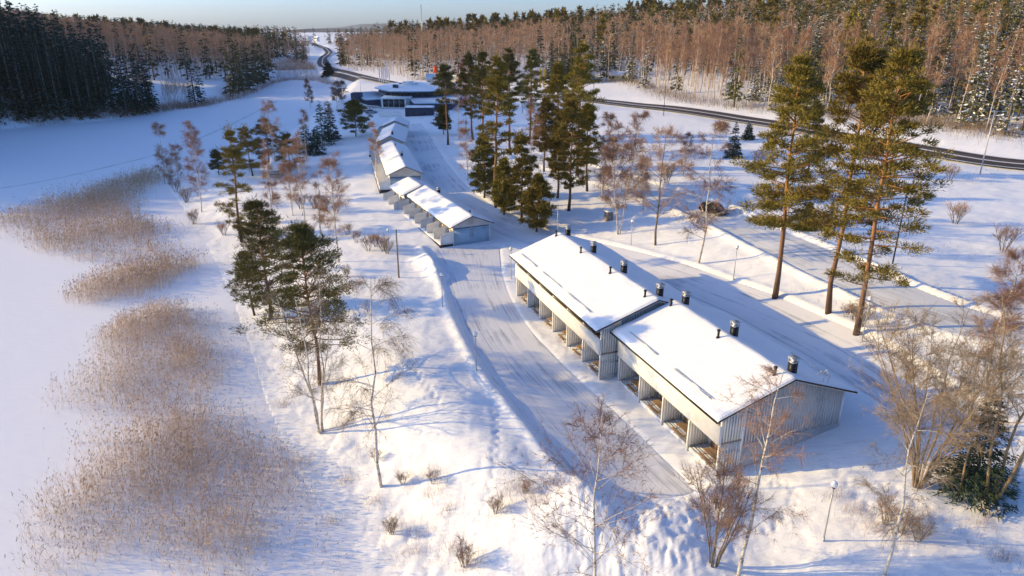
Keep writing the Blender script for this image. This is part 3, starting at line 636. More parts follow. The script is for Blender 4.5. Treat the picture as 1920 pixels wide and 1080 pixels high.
def cabin(label, org, z0, d, L, W_, bays, eave, ridge, blocks, chim, gable_mat, detail=True):
    rz = math.atan2(d[1], d[0]); t = thing('cabin_row', label, 'cabin row', (org[0], org[1], z0), rz)
    TD = 2.0
    for bi, (x0, x1, dy, dz) in enumerate(blocks):
        yl, yr, rg = dy + .55, dy - W_ - .5, dy - W_ / 2
        prof = lambda y: ridge + dz - abs(y - rg) * (ridge - eave) / (W_ / 2)
        m = MB(); m.prism([(dy - .003, -1), (dy - .003, eave + dz - .05), (rg, ridge + dz - .05), (dy - W_ + .003, eave + dz - .05), (dy - W_ + .003, -1)], 0, x0 + .12, x1 - .12); part('walls', m, M['white'], t)
        # boarded near gable
        m = MB(); m.box(x0 - .0, x0 + .115, dy - W_ + .12, dy - .12, -.6, 2.35); ge = part('end_wall', m, gable_mat, t)
        m = MB(); battens(m, 1, x0, dy - W_ + .15, dy - .15, -.2, 2.35, .3, .07, -.03); part('cladding_strips', m, gable_mat, ge, kind='stuff')
        m = MB(); m.prism([(dy - .1, 2.42), (dy - .1, eave + dz - .06), (rg, ridge + dz - .06), (dy - W_ + .1, eave + dz - .06), (dy - W_ + .1, 2.42)], 0, x0 + .03, x0 + .115); part('gable', m, M['grey'], t)
        m = MB(); m.box(x0 - .05, x0 + .115, dy - W_ + .003, dy - .003, 2.353, 2.417); part('gable_sill', m, M['dark'], t)
        m = MB()
        for yy in (dy - .11, dy - W_ + .01): m.box(x0 - .06, x0 + .03, yy, yy + .1, -.5, 2.9)
        part('corner_board', m, M['white'], ge, kind='stuff')
        m = MB(); m.prism([(yl, prof(yl)), (rg, ridge + dz), (yr, prof(yr)), (yr, prof(yr) + .12), (rg, ridge + dz + .12), (yl, prof(yl) + .12)], 0, x0 - .5, x1 + .2); rf = part('roof', m, M['white'], t)
        m = MB(); m.prism([(yl, prof(yl) + .04), (rg, ridge + dz + .04), (yr, prof(yr) + .04), (yr, prof(yr) + .18), (rg, ridge + dz + .18), (yl, prof(yl) + .18)], 0, x0 - .54, x0 - .503)
        m.box(x0 - .5, x1 + .2, yl + .003, yl + .1, prof(yl) + .0, prof(yl) + .1); part('roof_edge', m, M['dark'] if bi == 0 else M['white'], rf)
        ys = sorted([yl - .02, rg, yr + .02]); part('roof_snow', snow_sheet(x0 - .48, x1 + .18, ys, [prof(y) + .12 for y in ys], .22, int((x1 - x0) * 3), 36, org[1] + bi, .14, .07), M['roofsnow'], rf, True)
        # terrace side
        nb = max(1, round((x1 - x0) / (L / bays))); bw = (x1 - x0) / nb
        m = MB(); m.box(x0, x1, dy + .003, dy + TD + .15, -.9, .03); part('terrace', m, M['dark'], t)
        sn = snow_sheet(x0 + .02, x1 - .02, [dy + .02, dy + 1.0, dy + TD + .13], [.03, .03, .03], .14, int((x1 - x0) * 3), 8, 5 + bi, .1, .08); part('terrace_snow', sn, M['roofsnow'], t, True)
        for i in range(nb + 1):
            x = x0 + i * bw; x = min(max(x, x0 + .06), x1 - .06); m = MB()
            m.prism([(dy + .01, .06), (dy + TD, .06), (dy + TD, 1.55), (dy + .01, 2.15)], 0, x - .03, x + .03)
            if detail:
                for s_ in (-1, 1): battens(m, 1, x + s_ * .03, dy + .05, dy + TD - .05, .08, 1.5, .22, .05, s_ * .02)
            part('terrace_screen', m, M['white'], t)
        for i in range(nb):
            x = x0 + i * bw
            m = MB(); m.box(x + .45, x + 1.3, dy, dy + .05, .08, 2.1); part('door', m, M['timber'], t)
            m = MB(); m.box(x + 1.6, x + 1.6 + min(1.3, bw - 2), dy, dy + .05, .9, 2.0); part('window', m, M['glass'], t)
            if detail and i % 2 == 0:
                p = (x + bw * .55, dy + 1.1)
                c, s_ = math.cos(rz), math.sin(rz)
                TERR.append((org[0] + c * p[0] - s_ * p[1], org[1] + s_ * p[0] + c * p[1], z0 + .17))
    for x, big in chim:
        b = [q for q in blocks if q[0] <= x <= q[1]][0]; yy = b[2] - W_ / 2 - .45; zz = ridge + b[3] - .2
        if big: chimney(t, x, yy, zz)
        else: vent(t, x, yy + .3, zz + .2)
    return t
TERR = []
tA = cabin('nearest low white cabin row with screened terraces and a blue grey gable', (-9.1, 102.6), .6, (-.412, .911), 23.5, 6.2, 7, 2.8, 4.05, [(0, 23.6, 0, 0), (23.8, 31.5, .8, .12)], [(17.0, True), (1.0, False)], M['blue'])
m = MB()
for dy in (-.22, .22): m.tube([(-.12, -3.1 + dy, .7), (-.12, -3.1 + dy, 4.7)], .03, 5)
for z in np.arange(.9, 4.6, .3): m.tube([(-.12, -3.32, z), (-.12, -2.88, z)], .022, 5)
part('ladder', m, M['galv'], tA)
cabin('second low cabin row, its white roof half in shade behind the nearest cabin row', (-24.1, 135.3), 1.8, (-.236, .972), 33.5, 6.3, 9, 3.0, 4.4, [(0, 33.5, 0, 0)], [(12.0, True), (25.0, False)], M['blue'], False)
cabin('third low cabin row with a shaded gable and dark hedge along its right side', (-32.9, 170.6), 2.6, (-.10, .995), 24.0, 6.3, 6, 3.0, 4.4, [(0, 23.5, 0, 0)], [(3.0, True)], M['blue'], False)
cabin('short farthest cabin with snowy roof in front of the dark shed', (-36.0, 197.0), 3.1, (-.10, .995), 10.0, 6.6, 2, 2.9, 4.3, [(0, 9.5, 0, 0)], [], M['blue'], False)
def garden_chair(i, x, y, z):
    t = thing('garden_chair', f'snow covered dark garden chair on the terrace, {ordn[i]} from the blue grey gable', 'chair', (x, y, z), 1.2 + i, 'garden chairs on the cabin terrace')
    m = MB(); m.box(-.28, .28, -.25, .25, .40, .45); part('seat', m, M['timber'], t)
    m = MB(); m.box(-.28, .28, .22, .27, .452, .95); part('backrest', m, M['timber'], t)
    for sx in (-.24, .24):
        for sy in (-.21, .21): m = MB(); m.box(sx - .03, sx + .03, sy - .03, sy + .03, 0, .397); part('leg', m, M['timber'], t)
    m = MB(); m.sphere((0, -.02, .47), .22, 8, 0, .35); part('snow_cap', m, M['roofsnow'], t, True)
for i, (x, y, z) in enumerate(TERR[:5]): garden_chair(i, x, y, z)

# ---- hotel
def W3(u, v, z): p = PZ(u, v, z); return (p[0], p[1], z)
def slab(mb, pts, z0, z1, m=0): mb.prism([(p[0], p[1]) for p in pts], 2, z0, z1, m)
hp = W3(740, 200, 4.0); hot = thing('hotel', 'wide hotel with low polygonal snowy roofs and glazed front beyond the cabins', 'hotel', (0, 0, 0))
low = [W3(663, 180, 7.0), W3(675, 184, 7.0), W3(688, 187, 7.0), W3(708, 185.6, 7.0), W3(769, 186.7, 7.0), W3(777, 193.4, 7.0), W3(850, 193, 7.0), W3(872, 176, 7.0), W3(700, 172, 7.0), W3(672, 174, 7.0)]
lw = [np.array(p) for p in low]; cen = np.mean(lw, 0); inn = [cen + (p - cen) * .96 for p in lw]
m = MB(); slab(m, inn, 2.5, 6.7); hw_ = part('lower_walls', m, M['shed'], hot)
m = MB(); slab(m, low, 6.7, 7.0); part('lower_roof', m, M['blue'], hot)
m = MB(); slab(m, [cen + (p - cen) * .995 for p in lw], 7.003, 7.25); part('roof_snow', m, M['roofsnow'], hot)
up = [W3(702, 164, 9.7), W3(716, 168, 9.7), W3(731, 170.6, 9.7), W3(770, 171.2, 9.7), W3(807, 170.6, 9.7), W3(838, 168, 9.7), W3(858, 163, 9.7), W3(835, 156, 9.7), W3(770, 154, 9.7), W3(722, 157, 9.7)]
uw = [np.array(p) for p in up]; uc = np.mean(uw, 0); apex = uc + np.array([0, 0, 2.3])
m = MB(); slab(m, [uc + (p - uc) * .90 for p in uw], 7.0, 9.35); part('upper_walls', m, M['shed'], hot)
m = MB(); slab(m, uw, 9.35, 9.7); part('upper_fascia', m, M['blue'], hot)
m = MB(); V = [tuple(p + np.array([0, 0, .02])) for p in uw] + [tuple(p * .15 + apex * .85) for p in uw] + [tuple(apex)]; n = len(uw)
m.add(V, T=[(n + i, n + (i + 1) % n, 2 * n) for i in range(n)], Q=[(i, (i + 1) % n, n + (i + 1) % n, n + i) for i in range(n)]); part('upper_roof_snow', m, M['roofsnow'], hot)
for i in range(1, 5):   # upper window posts and panes
    a, b = uc + (uw[i] - uc) * .905, uc + (uw[i + 1] - uc) * .905
    for q in range(5):
        f0, f1 = q / 5 + .03, (q + 1) / 5 - .03; A = a + (b - a) * f0; B = a + (b - a) * f1; nn = nz(np.array([(b - a)[1], -(b - a)[0], 0])) * .06
        m = MB(); m.add([(*(A + nn)[:2], 7.8), (*(B + nn)[:2], 7.8), (*(B + nn)[:2], 9.15), (*(A + nn)[:2], 9.15), (*(A)[:2], 7.8), (*(B)[:2], 7.8), (*(B)[:2], 9.15), (*(A)[:2], 9.15)], Q=[(0, 1, 2, 3), (3, 2, 6, 7), (0, 4, 5, 1), (0, 3, 7, 4), (1, 5, 6, 2)]); part('window', m, M['glass'], hot)
fb0, fb1 = np.array(W3(715, 204.5, 3.9)), np.array(W3(769, 204.5, 3.9)); dx = fb1 - fb0; Lb = float(np.linalg.norm(dx)); bz = math.atan2(dx[1], dx[0])
fbx = bpy.data.objects.new('glazed_front', None); COL.objects.link(fbx); fbx.parent = hot; fbx.location = fb0; fbx.rotation_euler = (0, 0, bz)
m = MB(); m.box(0, Lb, 0, 9, -1, 3.75); part('front_wall', m, M['grey'], fbx)
m = MB(); m.box(-.15, Lb + .15, -.35, 9.1, 3.753, 4.0); part('front_roof', m, M['white'], fbx)
m = MB(); m.box(.35, .75, -.25, -.003, .7, 3.5); m.box(Lb - 1.75, Lb - 1.35, -.25, -.003, .7, 3.5); m.box(.35, Lb - 1.35, -.25, -.003, 3.503, 3.75); m.box(.35, Lb - 1.35, -.25, -.003, .5, .697); part('front_frame', m, M['white'], fbx)
for q in range(4):
    s_ = (Lb - 2.6) / 4; m = MB(); m.box(.8 + q * s_, .8 + q * s_ + s_ - .18, -.06, -.003, .75, 3.45); part('window', m, M['glass'], fbx)
rail = [np.array(W3(*p)) for p in ((667, 189, 5.6), (677, 193.5, 5.5), (690, 197.5, 5.4), (713, 199.5, 5.3))]
m = MB()
for a, b in zip(rail[:-1], rail[1:]):
    n = max(2, int(np.linalg.norm(b - a) / 1.3))
    for q in range(n):
        A = a + (b - a) * q / n; B = a + (b - a) * (q + 1) / n; up_ = np.array([0, 0, 1.0])
        m.tube([A, B], .08, 4); m.tube([A - up_, B - up_], .08, 4); m.tube([A, B - up_], .06, 4); m.tube([B, A - up_], .06, 4); m.tube([A + up_ * .05, A - up_ * 2.0], .09, 4)
part('terrace_rail', m, M['white'], hot)
for (u, v) in ((744, 160.5), (739, 160), (768, 157.5), (781, 158), (751, 157)):
    p = W3(u, v, 11.2); m = MB(); m.box(p[0] - .5, p[0] + .5, p[1] - .5, p[1] + .5, 9.8, 11.5); part('roof_vent', m, M['shed'], hot)
p = W3(764, 152.5, 12.5); m = MB(); m.box(p[0] - 2, p[0] + 2, p[1], p[1] + 3, 9.5, 12.4); part('plant_room', m, M['white'], hot)
p = W3(668, 179, 8); m = MB(); m.box(p[0] - 1.6, p[0] + 1.8, p[1] - 2, p[1] + 3, 6, 9.0); part('stair_tower', m, M['shed'], hot)
# shed and lattice screen in front of the hotel
a, b = np.array(W3(760, 218.5, 3.7)), np.array(W3(812, 217.5, 3.9)); d_ = b - a; sh = thing('storage_shed', 'long dark slate shed with snow on its flat roof before the hotel', 'shed', (a[0], a[1], 3.6), math.atan2(d_[1], d_[0])); Ls = float(np.linalg.norm(d_))
m = MB(); m.box(0, Ls, 0, 4, -.6, 3.0); part('walls', m, M['shed'], sh)
m = MB(); battens(m, 0, 0, .1, Ls - .1, -.3, 2.95, .5, .12, -.06); part('cladding_strips', m, M['shed'], sh, kind='stuff')
m = MB(); m.box(-.2, Ls + .2, -.25, 4.2, 3.003, 3.16); part('roof', m, M['white'], sh)
part('roof_snow', snow_sheet(-.18, Ls + .18, [-.23, 2, 4.18], [3.16] * 3, .2, 30, 12, 3, .15), M['roofsnow'], sh, True)
for x in (Ls * .33, Ls * .7):
    m = MB(); m.box(x - .25, x + .25, -.12, -.063, 1.0, 1.5); part('wall_lamp', m, M['black'], sh)
a, b = np.array(W3(712, 220, 3.2)), np.array(W3(752, 219, 3.5)); d_ = b - a; fe = thing('lattice_fence', 'pale lattice fence left of the dark shed', 'fence', (a[0], a[1], 3.2), math.atan2(d_[1], d_[0])); Lf = float(np.linalg.norm(d_))
for i in range(8): m = MB(); x = i * Lf / 7; m.box(x - .06, x + .06, -.06, .06, -.6, 2.1); part('post', m, M['white'], fe)
m = MB()
for i in range(46): x = (i + .5) * Lf / 46; m.box(x - .05, x + .05, -.03, -.005, .1, 2.0)
for z in (.3, 1.0, 1.8): m.box(0, Lf, 0, .03, z, z + .1)
part('slat', m, M['white'], fe, kind='stuff')

def small_house(label, u, v, z, w, d, h, rz, wall):
    p = PZ(u, v, z); t = thing('small_house', label, 'house', (p[0], p[1], z), rz)
    m = MB(); m.prism([(-d / 2, -2), (d / 2, -2), (d / 2, h), (0, h + d * .22), (-d / 2, h)], 0, -w / 2, w / 2); wl = part('walls', m, wall, t)
    m = MB(); m.prism([(-d / 2 - .6, h - .2), (0, h + d * .22 + .02), (d / 2 + .6, h - .2), (d / 2 + .6, h + .2), (0, h + d * .22 + .42), (-d / 2 - .6, h + .2)], 0, -w / 2 - .6, w / 2 + .6); part('snowy_roof', m, M['roofsnow'], t)
    for x in np.linspace(-w / 2 + 1.2, w / 2 - 1.2, max(2, int(w / 3.2))):
        m = MB(); m.box(x - .6, x + .6, -d / 2 - .06, -d / 2 - .003, 1.0, 2.2); part('window', m, M['glass'], wl)
    m = MB(); m.box(w * .2 - .35, w * .2 + .35, .6, 1.3, h, h + d * .22 + 1.4); part('chimney', m, M['concrete'], t)
small_house('small pale yellow house with snowy roof at the right forest edge', 1156, 151, hb(*G(1156, 151)), 7.5, 6, 2.8, .12, M['yellow'])
small_house('white house on the sunlit knoll beside the distant road', 589, 78, hb(*G(589, 78)) , 14, 9, 5.5, -.2, M['white'])
small_house('low white building right of the hotel behind the pines', 832, 160, 4.6, 16, 9, 3.2, 0.05, M['cream'])
p = G(818, 170); sg = thing('sign_pylon', 'pylon with an orange red panel beside the hotel', 'sign', (p[0], p[1], hb(*p)))
m = MB(); m.box(-.9, .9, -.2, .2, 7.8, 10.8); part('panel', m, M['orange'], sg)
m = MB(); m.cyl(-.5, 0, -1, 7.797, .12); m.cyl(.5, 0, -1, 7.797, .12); part('post', m, M['white'], sg)
# open grill hut by the shore
p = G(514, 333); hut = thing('grill_hut', 'open wooden hut with a snowy pyramid roof among the shore trees', 'hut', (p[0], p[1], hb(*p)), .3)
for i in range(6):
    a_ = i * math.pi / 3; m = MB(); m.box(2.2 * math.cos(a_) - .08, 2.2 * math.cos(a_) + .08, 2.2 * math.sin(a_) - .08, 2.2 * math.sin(a_) + .08, -.5, 2.1); part('post', m, M['timber'], hut)
    b_ = a_ + math.pi / 3; m = MB(); A = np.array([2.25 * math.cos(a_), 2.25 * math.sin(a_)]); B = np.array([2.25 * math.cos(b_), 2.25 * math.sin(b_)])
    for z in (.35, .65, .95): m.tube([(*(A), z), (*(B), z)], .07, 4)
    part('low_wall', m, M['timber'], hut)
m = MB(); R6 = [(2.9 * math.cos(i * math.pi / 3), 2.9 * math.sin(i * math.pi / 3)) for i in range(6)]
m.add([(x, y, 2.1) for x, y in R6] + [(x * .2, y * .2, 3.5) for x, y in R6] + [(0, 0, 3.75)], T=[(6 + i, 6 + (i + 1) % 6, 12) for i in range(6)] + [(0, i + 1, i) for i in range(1, 5)], Q=[(i, (i + 1) % 6, 6 + (i + 1) % 6, 6 + i) for i in range(6)]); part('snowy_roof', m, M['roofsnow'], hut)
m = MB(); m.cyl(0, 0, 3.6, 4.6, .45, k=8); m.cyl(0, 0, 4.6, 4.75, .55, k=8); part('smoke_vent', m, M['roofsnow'], hut)
# ------------------------------------------------------------------ trees
def rnd(rng, a, b, n=None): return rng.uniform(a, b, n)
def blades(mb, C, D, ln, w, rng, m=0):
    """needle blades: triangles from centres C along directions D"""
    D = nz(D); s = nz(np.cross(D, nz(rng.normal(size=D.shape)))) * (np.asarray(w) / 2)[..., None] if np.ndim(w) else nz(np.cross(D, nz(rng.normal(size=D.shape)))) * (w / 2)
    L = np.asarray(ln)[..., None] if np.ndim(ln) else ln
    mb.tris(C - s, C + s, C + D * L, m)
def pine(seed, H, cb=0.35, R=3.2, nl=48, pads=3, nb=58, bl=0.42, bw=0.085, lean=0.02, top=0.25, tr=None, dead=6, needle='needle'):
    rng = np.random.default_rng(seed); T = MB(); C = MB(); tr = tr or 0.011 * H + .05
    k = 9; z = np.linspace(0, 1, k); ph = rnd(rng, 0, 6.28); off = np.cumsum(rng.normal(0, .012, (k, 2)), 0) * H * .5; off -= off[0]
    P = np.column_stack([off[:, 0] + lean * H * z * math.cos(ph), off[:, 1] + lean * H * z * math.sin(ph), H * z - .3 * (z == 0)])
    nb = int(nb * 1.45); T.tube(P, tr * (1 - .82 * z) * np.where(z < .01, 1.25, 1), 7)
    at = lambda h: np.array([np.interp(h, P[:, 2], P[:, i]) for i in range(3)])
    hs = np.sort(H * (cb + (0.985 - cb) * rng.random(nl) ** 0.9)); az = np.arange(nl) * 2.4 + rnd(rng, -.5, .5, nl)
    Cc = []; Dd = []
    for h, a in zip(hs, az):
        f = (h / H - cb) / (1 - cb)
        prof = (0.62 + 0.38 * min(1, f / .25)) * (1 - max(0, f - top) / (1 - top)) ** 0.62 if f > top else (0.55 + .45 * min(1, f / .25))
        r = max(.35, R * prof * rnd(rng, .55, 1.15)); el = -0.12 + 0.75 * f + rnd(rng, -.15, .15)
        s = np.linspace(0, 1, 5)[:, None]; d = np.array([math.cos(a) * math.cos(el), math.sin(a) * math.cos(el), math.sin(el)])
        q = at(h) + s * d * r + np.array([0, 0, 1]) * (s ** 2) * r * rnd(rng, -.08, .22) + np.cumsum(rng.normal(0, .04 * r, (5, 3)), 0) * s
        T.tube(q, np.linspace(.045 + .008 * r, .012, 5), 4, cap=False)
        for p_ in range(pads):
            u = rnd(rng, .45, 1.0) if p_ else 1.0; c = np.array([np.interp(u, s[:, 0], q[:, i]) for i in range(3)]) + rng.normal(0, .22, 3) * r * .5 * np.array([1, 1, .35])
            pr = rnd(rng, .34, .66) * (0.55 + .15 * r); n = int(nb * rnd(rng, .6, 1.3)); o = rng.normal(0, 1, (n, 3)) * np.array([pr, pr, pr * .52]) * .60
            Cc.append(c + o); Dd.append(nz(o) * .7 + d * .45 + np.array([0, 0, .45]) + rng.normal(0, .45, (n, 3)))
    for q in range(dead):
        h = H * rnd(rng, cb * .45, cb); a = rnd(rng, 0, 6.28); l = rnd(rng, .5, 1.6); T.tube([at(h), at(h) + np.array([math.cos(a), math.sin(a), -.1]) * l], [.035, .01], 3, cap=False)
    o = rng.normal(0, 1, (nb * 2, 3)) * np.array([.5, .5, .55]); Cc.append(at(H * .985) + o); Dd.append(nz(o) + np.array([0, 0, .8]))
    Cc = np.concatenate(Cc); Dd = np.concatenate(Dd); blades(C, Cc, Dd, bl * rng.uniform(.6, 1.2, len(Cc)), bw * rng.uniform(.7, 1.3, len(Cc)), rng)
    return T, C, ['pinebark'], [needle]
def spruce(seed, H, R, nl=110, per=16, bl=.42, bw=.12, cb=.06, snow=0.0, needle='spruce', droop=.25):
    rng = np.random.default_rng(seed); T = MB(); C = MB()
    T.tube([(0, 0, -.3), (0, 0, H * .5), (0, 0, H * .98)], [.012 * H + .04, .007 * H + .03, .02], 6)
    f = rng.random(nl) ** 1.15; f = np.sort(f); h = H * (cb + (.99 - cb) * f); a = np.arange(nl) * 2.4 + rnd(rng, -.4, .4, nl)
    r = R * (1 - f) ** .85 * rnd(rng, .72, 1.12, nl) + .12
    u = rng.random((nl, per)) ** .7; dirs = np.stack([np.cos(a), np.sin(a), np.zeros(nl)], 1); lat = np.stack([-np.sin(a), np.cos(a), np.zeros(nl)], 1)
    sag = droop * (1 - .9 * f)
    pos = dirs[:, None] * (r[:, None] * u)[..., None] + lat[:, None] * (rng.normal(0, .16, (nl, per)) * r[:, None] * (1.1 - u * .6))[..., None]
    zz = h[:, None] - sag[:, None] * r[:, None] * u ** 1.3 * 1.6 + rng.normal(0, .06, (nl, per)) * r[:, None] + .12 * r[:, None] * u ** 4
    pos[..., 2] = zz; pos = pos.reshape(-1, 3)
    D = (dirs[:, None] * .9 + lat[:, None] * rng.normal(0, .7, (nl, per))[..., None] + np.array([0, 0, -.22])).reshape(-1, 3) + rng.normal(0, .2, (nl * per, 3))
    sc = .30 + .70 * np.repeat(np.clip(r / R, .1, 1), per)
    ln = bl * sc * rng.uniform(.7, 1.3, nl * per); blades(C, pos, D, ln, bw * sc, rng)
    if snow > 0:
        k = rng.random(nl * per) < snow; n = int(k.sum()); blades(C, pos[k] + np.array([0, 0, .06]), D[k] * np.array([1, 1, .5]), ln[k] * .8, bw * sc[k] * 1.25, rng, 1)
    return T, C, ['greybark'], [needle, 'treesnow']
def bare(seed, H, r0=.14, stems=1, spread=.28, n1=22, n2=7, n3=6, first=.22, up=.9, L1=.30, droop=.25, tw=.022, tl=.9, sec_w=.04, bark='birchbark', twig='twig', round_=.5, fan=.25):
    if H < 30 and tw < .05: n2 = int(n2 * 1.35); n3 = int(n3 * 1.5); tw = tw * 1.25
    rng = np.random.default_rng(seed); T = MB(); C = MB(); Pp = []; Sec = []
    for s_ in range(stems):
        a0 = s_ * 6.283 / max(stems, 1) + rnd(rng, -.5, .5); hh = H * (1 if s_ == 0 else rnd(rng, .72, .97)); k = 8; z = np.linspace(0, 1, k); sp = (spread if stems > 1 else .03) * rnd(rng, .6, 1.3)
        off = np.cumsum(rng.normal(0, .010, (k, 2)), 0) * hh; off -= off[0]
        P = np.column_stack([off[:, 0] + math.cos(a0) * sp * hh * z ** 1.25 * .8, off[:, 1] + math.sin(a0) * sp * hh * z ** 1.25 * .8, hh * z - .3 * (z == 0)])
        if stems > 1: P[:, :2] += np.array([math.cos(a0), math.sin(a0)]) * .18
        rr = r0 * (1 if stems == 1 else .75); T.tube(P, rr * (1 - .9 * z ** .9) + .008, 6)
        at = lambda h: np.array([np.interp(h, P[:, 2], P[:, i]) for i in range(3)])
        nn = max(4, n1 // stems if stems > 1 else n1); hs = hh * (first + (.97 - first) * rng.random(nn) ** .85)
        for h, a in zip(hs, np.arange(nn) * 2.4 + rnd(rng, 0, 6)):
            f = (h / hh - first) / (1 - first); l = H * L1 * (1 - f) ** round_ * rnd(rng, .6, 1.15) * (.75 + .25 * min(1, f / .3)) + .25; el = up * rnd(rng, .7, 1.25)
            d = np.array([math.cos(a) * math.cos(el), math.sin(a) * math.cos(el), math.sin(el)]); s = np.linspace(0, 1, 6)[:, None]
            q = at(h) + s * d * l + np.cumsum(rng.normal(0, .03 * l, (6, 3)), 0) * s + np.array([0, 0, -1.0]) * droop * l * .35 * s ** 2.2
            T.tube(q, np.linspace(max(.012, rr * .32 * (1 - f * .6)), .006, 6), 4, cap=False); Sec.append((q, d, l))
    for q, d, l in Sec:
        u = rng.uniform(.2, 1, n2); st = np.stack([np.interp(u, np.linspace(0, 1, 6), q[:, i]) for i in range(3)], 1)
        dd = nz(d * .8 + rng.normal(0, .55, (n2, 3)) + np.array([0, 0, fan])); ll = l * rng.uniform(.25, .55, n2) * (1.15 - .6 * u) + .25
        w = np.linspace(0, 1, 4)[None, :, None]; R_ = st[:, None] + dd[:, None] * ll[:, None, None] * w + np.array([0, 0, -1]) * droop * ll[:, None, None] * .5 * w ** 2
        Pp.append(R_)
    S2 = np.concatenate(Pp); C.ribbons(S2, sec_w, 0, rng)
    q = np.concatenate([S2[:, 1:].reshape(-1, 3), np.concatenate([s[0][3:] for s in Sec])]); d = np.concatenate([np.repeat(nz(S2[:, -1] - S2[:, 0]), 3, 0), np.concatenate([np.repeat(s[1][None], 3, 0) for s in Sec])])
    q = np.repeat(q, n3, 0); d = np.repeat(d, n3, 0); n = len(q); dd = nz(d * .9 + rng.normal(0, .6, (n, 3)) + np.array([0, 0, fan])); ll = tl * rng.uniform(.5, 1.3, n)
    w = np.linspace(0, 1, 3)[None, :, None]; C.ribbons(q[:, None] + dd[:, None] * ll[:, None, None] * w + np.array([0, 0, -1]) * droop * 1.1 * ll[:, None, None] * w ** 2, tw, 0, rng)
    return T, C, [bark], [twig]
def top_height(x, y, z, vt):
    lo, hi = 0.3, 70.0
    for _ in range(40):
        h = (lo + hi) / 2; dz = z + h - CAM_H; w = y * CP - dz * SP; v = 540 - FPX * (y * SP + dz * CP) / w
        if v > vt: lo = h
        else: hi = h
    return lo
def plant(name, label, cat, arrs, loc, rz=0.0, group=None, sc=1.0):
    T, C, tm, cm = arrs; t = thing(name, label, cat, loc, rz, group); t.scale = (sc,) * 3
    part('trunk', T, [M[k] for k in tm], t, True); part('crown', C, [M[k] for k in cm], t); return t
def at_px(u, v, vt):
    x, y = G(u, v); z = zg(x, y); return x, y, z - .05, top_height(x, y, z, vt)
TREE_SPOTS = []
def P_(label, u, v, vt, seed, name='pine_tree', **k):
    x, y, z, H = at_px(u, v, vt); R = k.pop('R', 3.0); TREE_SPOTS.append((x, y)); plant(name, label, 'pine tree', pine(seed, H, R=R, **k), (x, y, z), seed * .7)
def S_(label, u, v, vt, seed, **k):
    x, y, z, H = at_px(u, v, vt); R = k.pop('R', 2.2); TREE_SPOTS.append((x, y)); plant('spruce_tree', label, 'spruce tree', spruce(seed, H, R, **k), (x, y, z), seed * .7)
def B_(label, u, v, vt, seed, name='birch_tree', cat='birch tree', **k):
    x, y, z, H = at_px(u, v, vt); TREE_SPOTS.append((x, y)); plant(name, label, cat, bare(seed, H, **k), (x, y, z), seed * .7)

# the three tall pines by the side road and their companions
P_('tall straight pine with a broad bushy crown, left of the three big pines', 1453, 558, 108, 11, R=4.9, cb=.31, nl=112, nb=84, tr=.30, lean=.01, dead=9)
P_('tall leaning pine in the middle of the three big pines by the side road', 1553, 590, 78, 12, R=4.2, cb=.30, nl=88, nb=74, tr=.28, lean=.03, dead=8)
P_('tall pine with tattered hanging lower boughs, at the right end of the three big pines', 1606, 626, 92, 13, R=4.6, cb=.20, nl=104, nb=74, tr=.28, lean=.02, top=.4, dead=10)
P_('dark pine growing close behind the broad crown of the tallest pine', 1513, 330, 190, 14, R=3.0, cb=.12, nl=50, needle='needle2')
# shore pines
P_('broad dark pine with long drooping boughs behind the white birch stems on the lake bank', 600, 722, 428, 15, R=5.0, cb=.24, nl=96, nb=60, bl=.36, bw=.075, needle='needle2', top=.3, tr=.2)
P_('bushy twin topped pine left of the broad dark pine on the lake bank', 508, 600, 380, 16, R=3.9, cb=.13, nl=90, nb=60, bl=.36, bw=.075, needle='needle2', top=.3)
P_('small pine at the left foot of the bushy twin topped pine', 478, 592, 470, 17, R=2.4, cb=.2, nl=40, nb=50, bl=.34, bw=.07, needle='needle2')
P_('slender yellowish pine with layered boughs above the reed beds', 453, 452, 240, 18, R=3.3, cb=.12, nl=66, nb=50, top=.05)
P_('brownish pine standing behind the slender yellowish pine', 474, 330, 240, 19, R=3.8, cb=.15, nl=46, needle='needle')
P_('small dark pine on the shore left of the slender yellowish pine', 411, 328, 284, 20, R=1.9, cb=.2, nl=30, needle='needle2')
P_('ruddy olive pine beside the grill hut', 506, 318, 222, 21, R=4.0, cb=.14, nl=56)
P_('bushy brownish pine right of the grill hut', 545, 322, 252, 22, R=3.6, cb=.08, nl=44, needle='needle2')
P_('round crowned dark pine on the snow left of the hotel', 667, 256, 192, 23, R=4.6, cb=.14, nl=60, bl=.5, bw=.14, needle='needle2', top=.3)
S_('tall dark spruce in the clump above the shaded slope, left of the round crowned pine', 606, 272, 186, 24, R=3.4, bl=.7, bw=.26, per=24, nl=100)
S_('second dark spruce, leaning on the right side of the shore clump', 622, 262, 190, 25, R=2.6, bl=.7, bw=.26, per=24, nl=90)
S_('low wide dark spruce at the left foot of the shore clump', 577, 288, 232, 26, R=3.2, bl=.7, bw=.26, per=24, nl=90)
S_('lowest dark spruce at the front of the shore clump', 594, 290, 238, 27, R=2.8, bl=.7, bw=.26, per=24, nl=80)
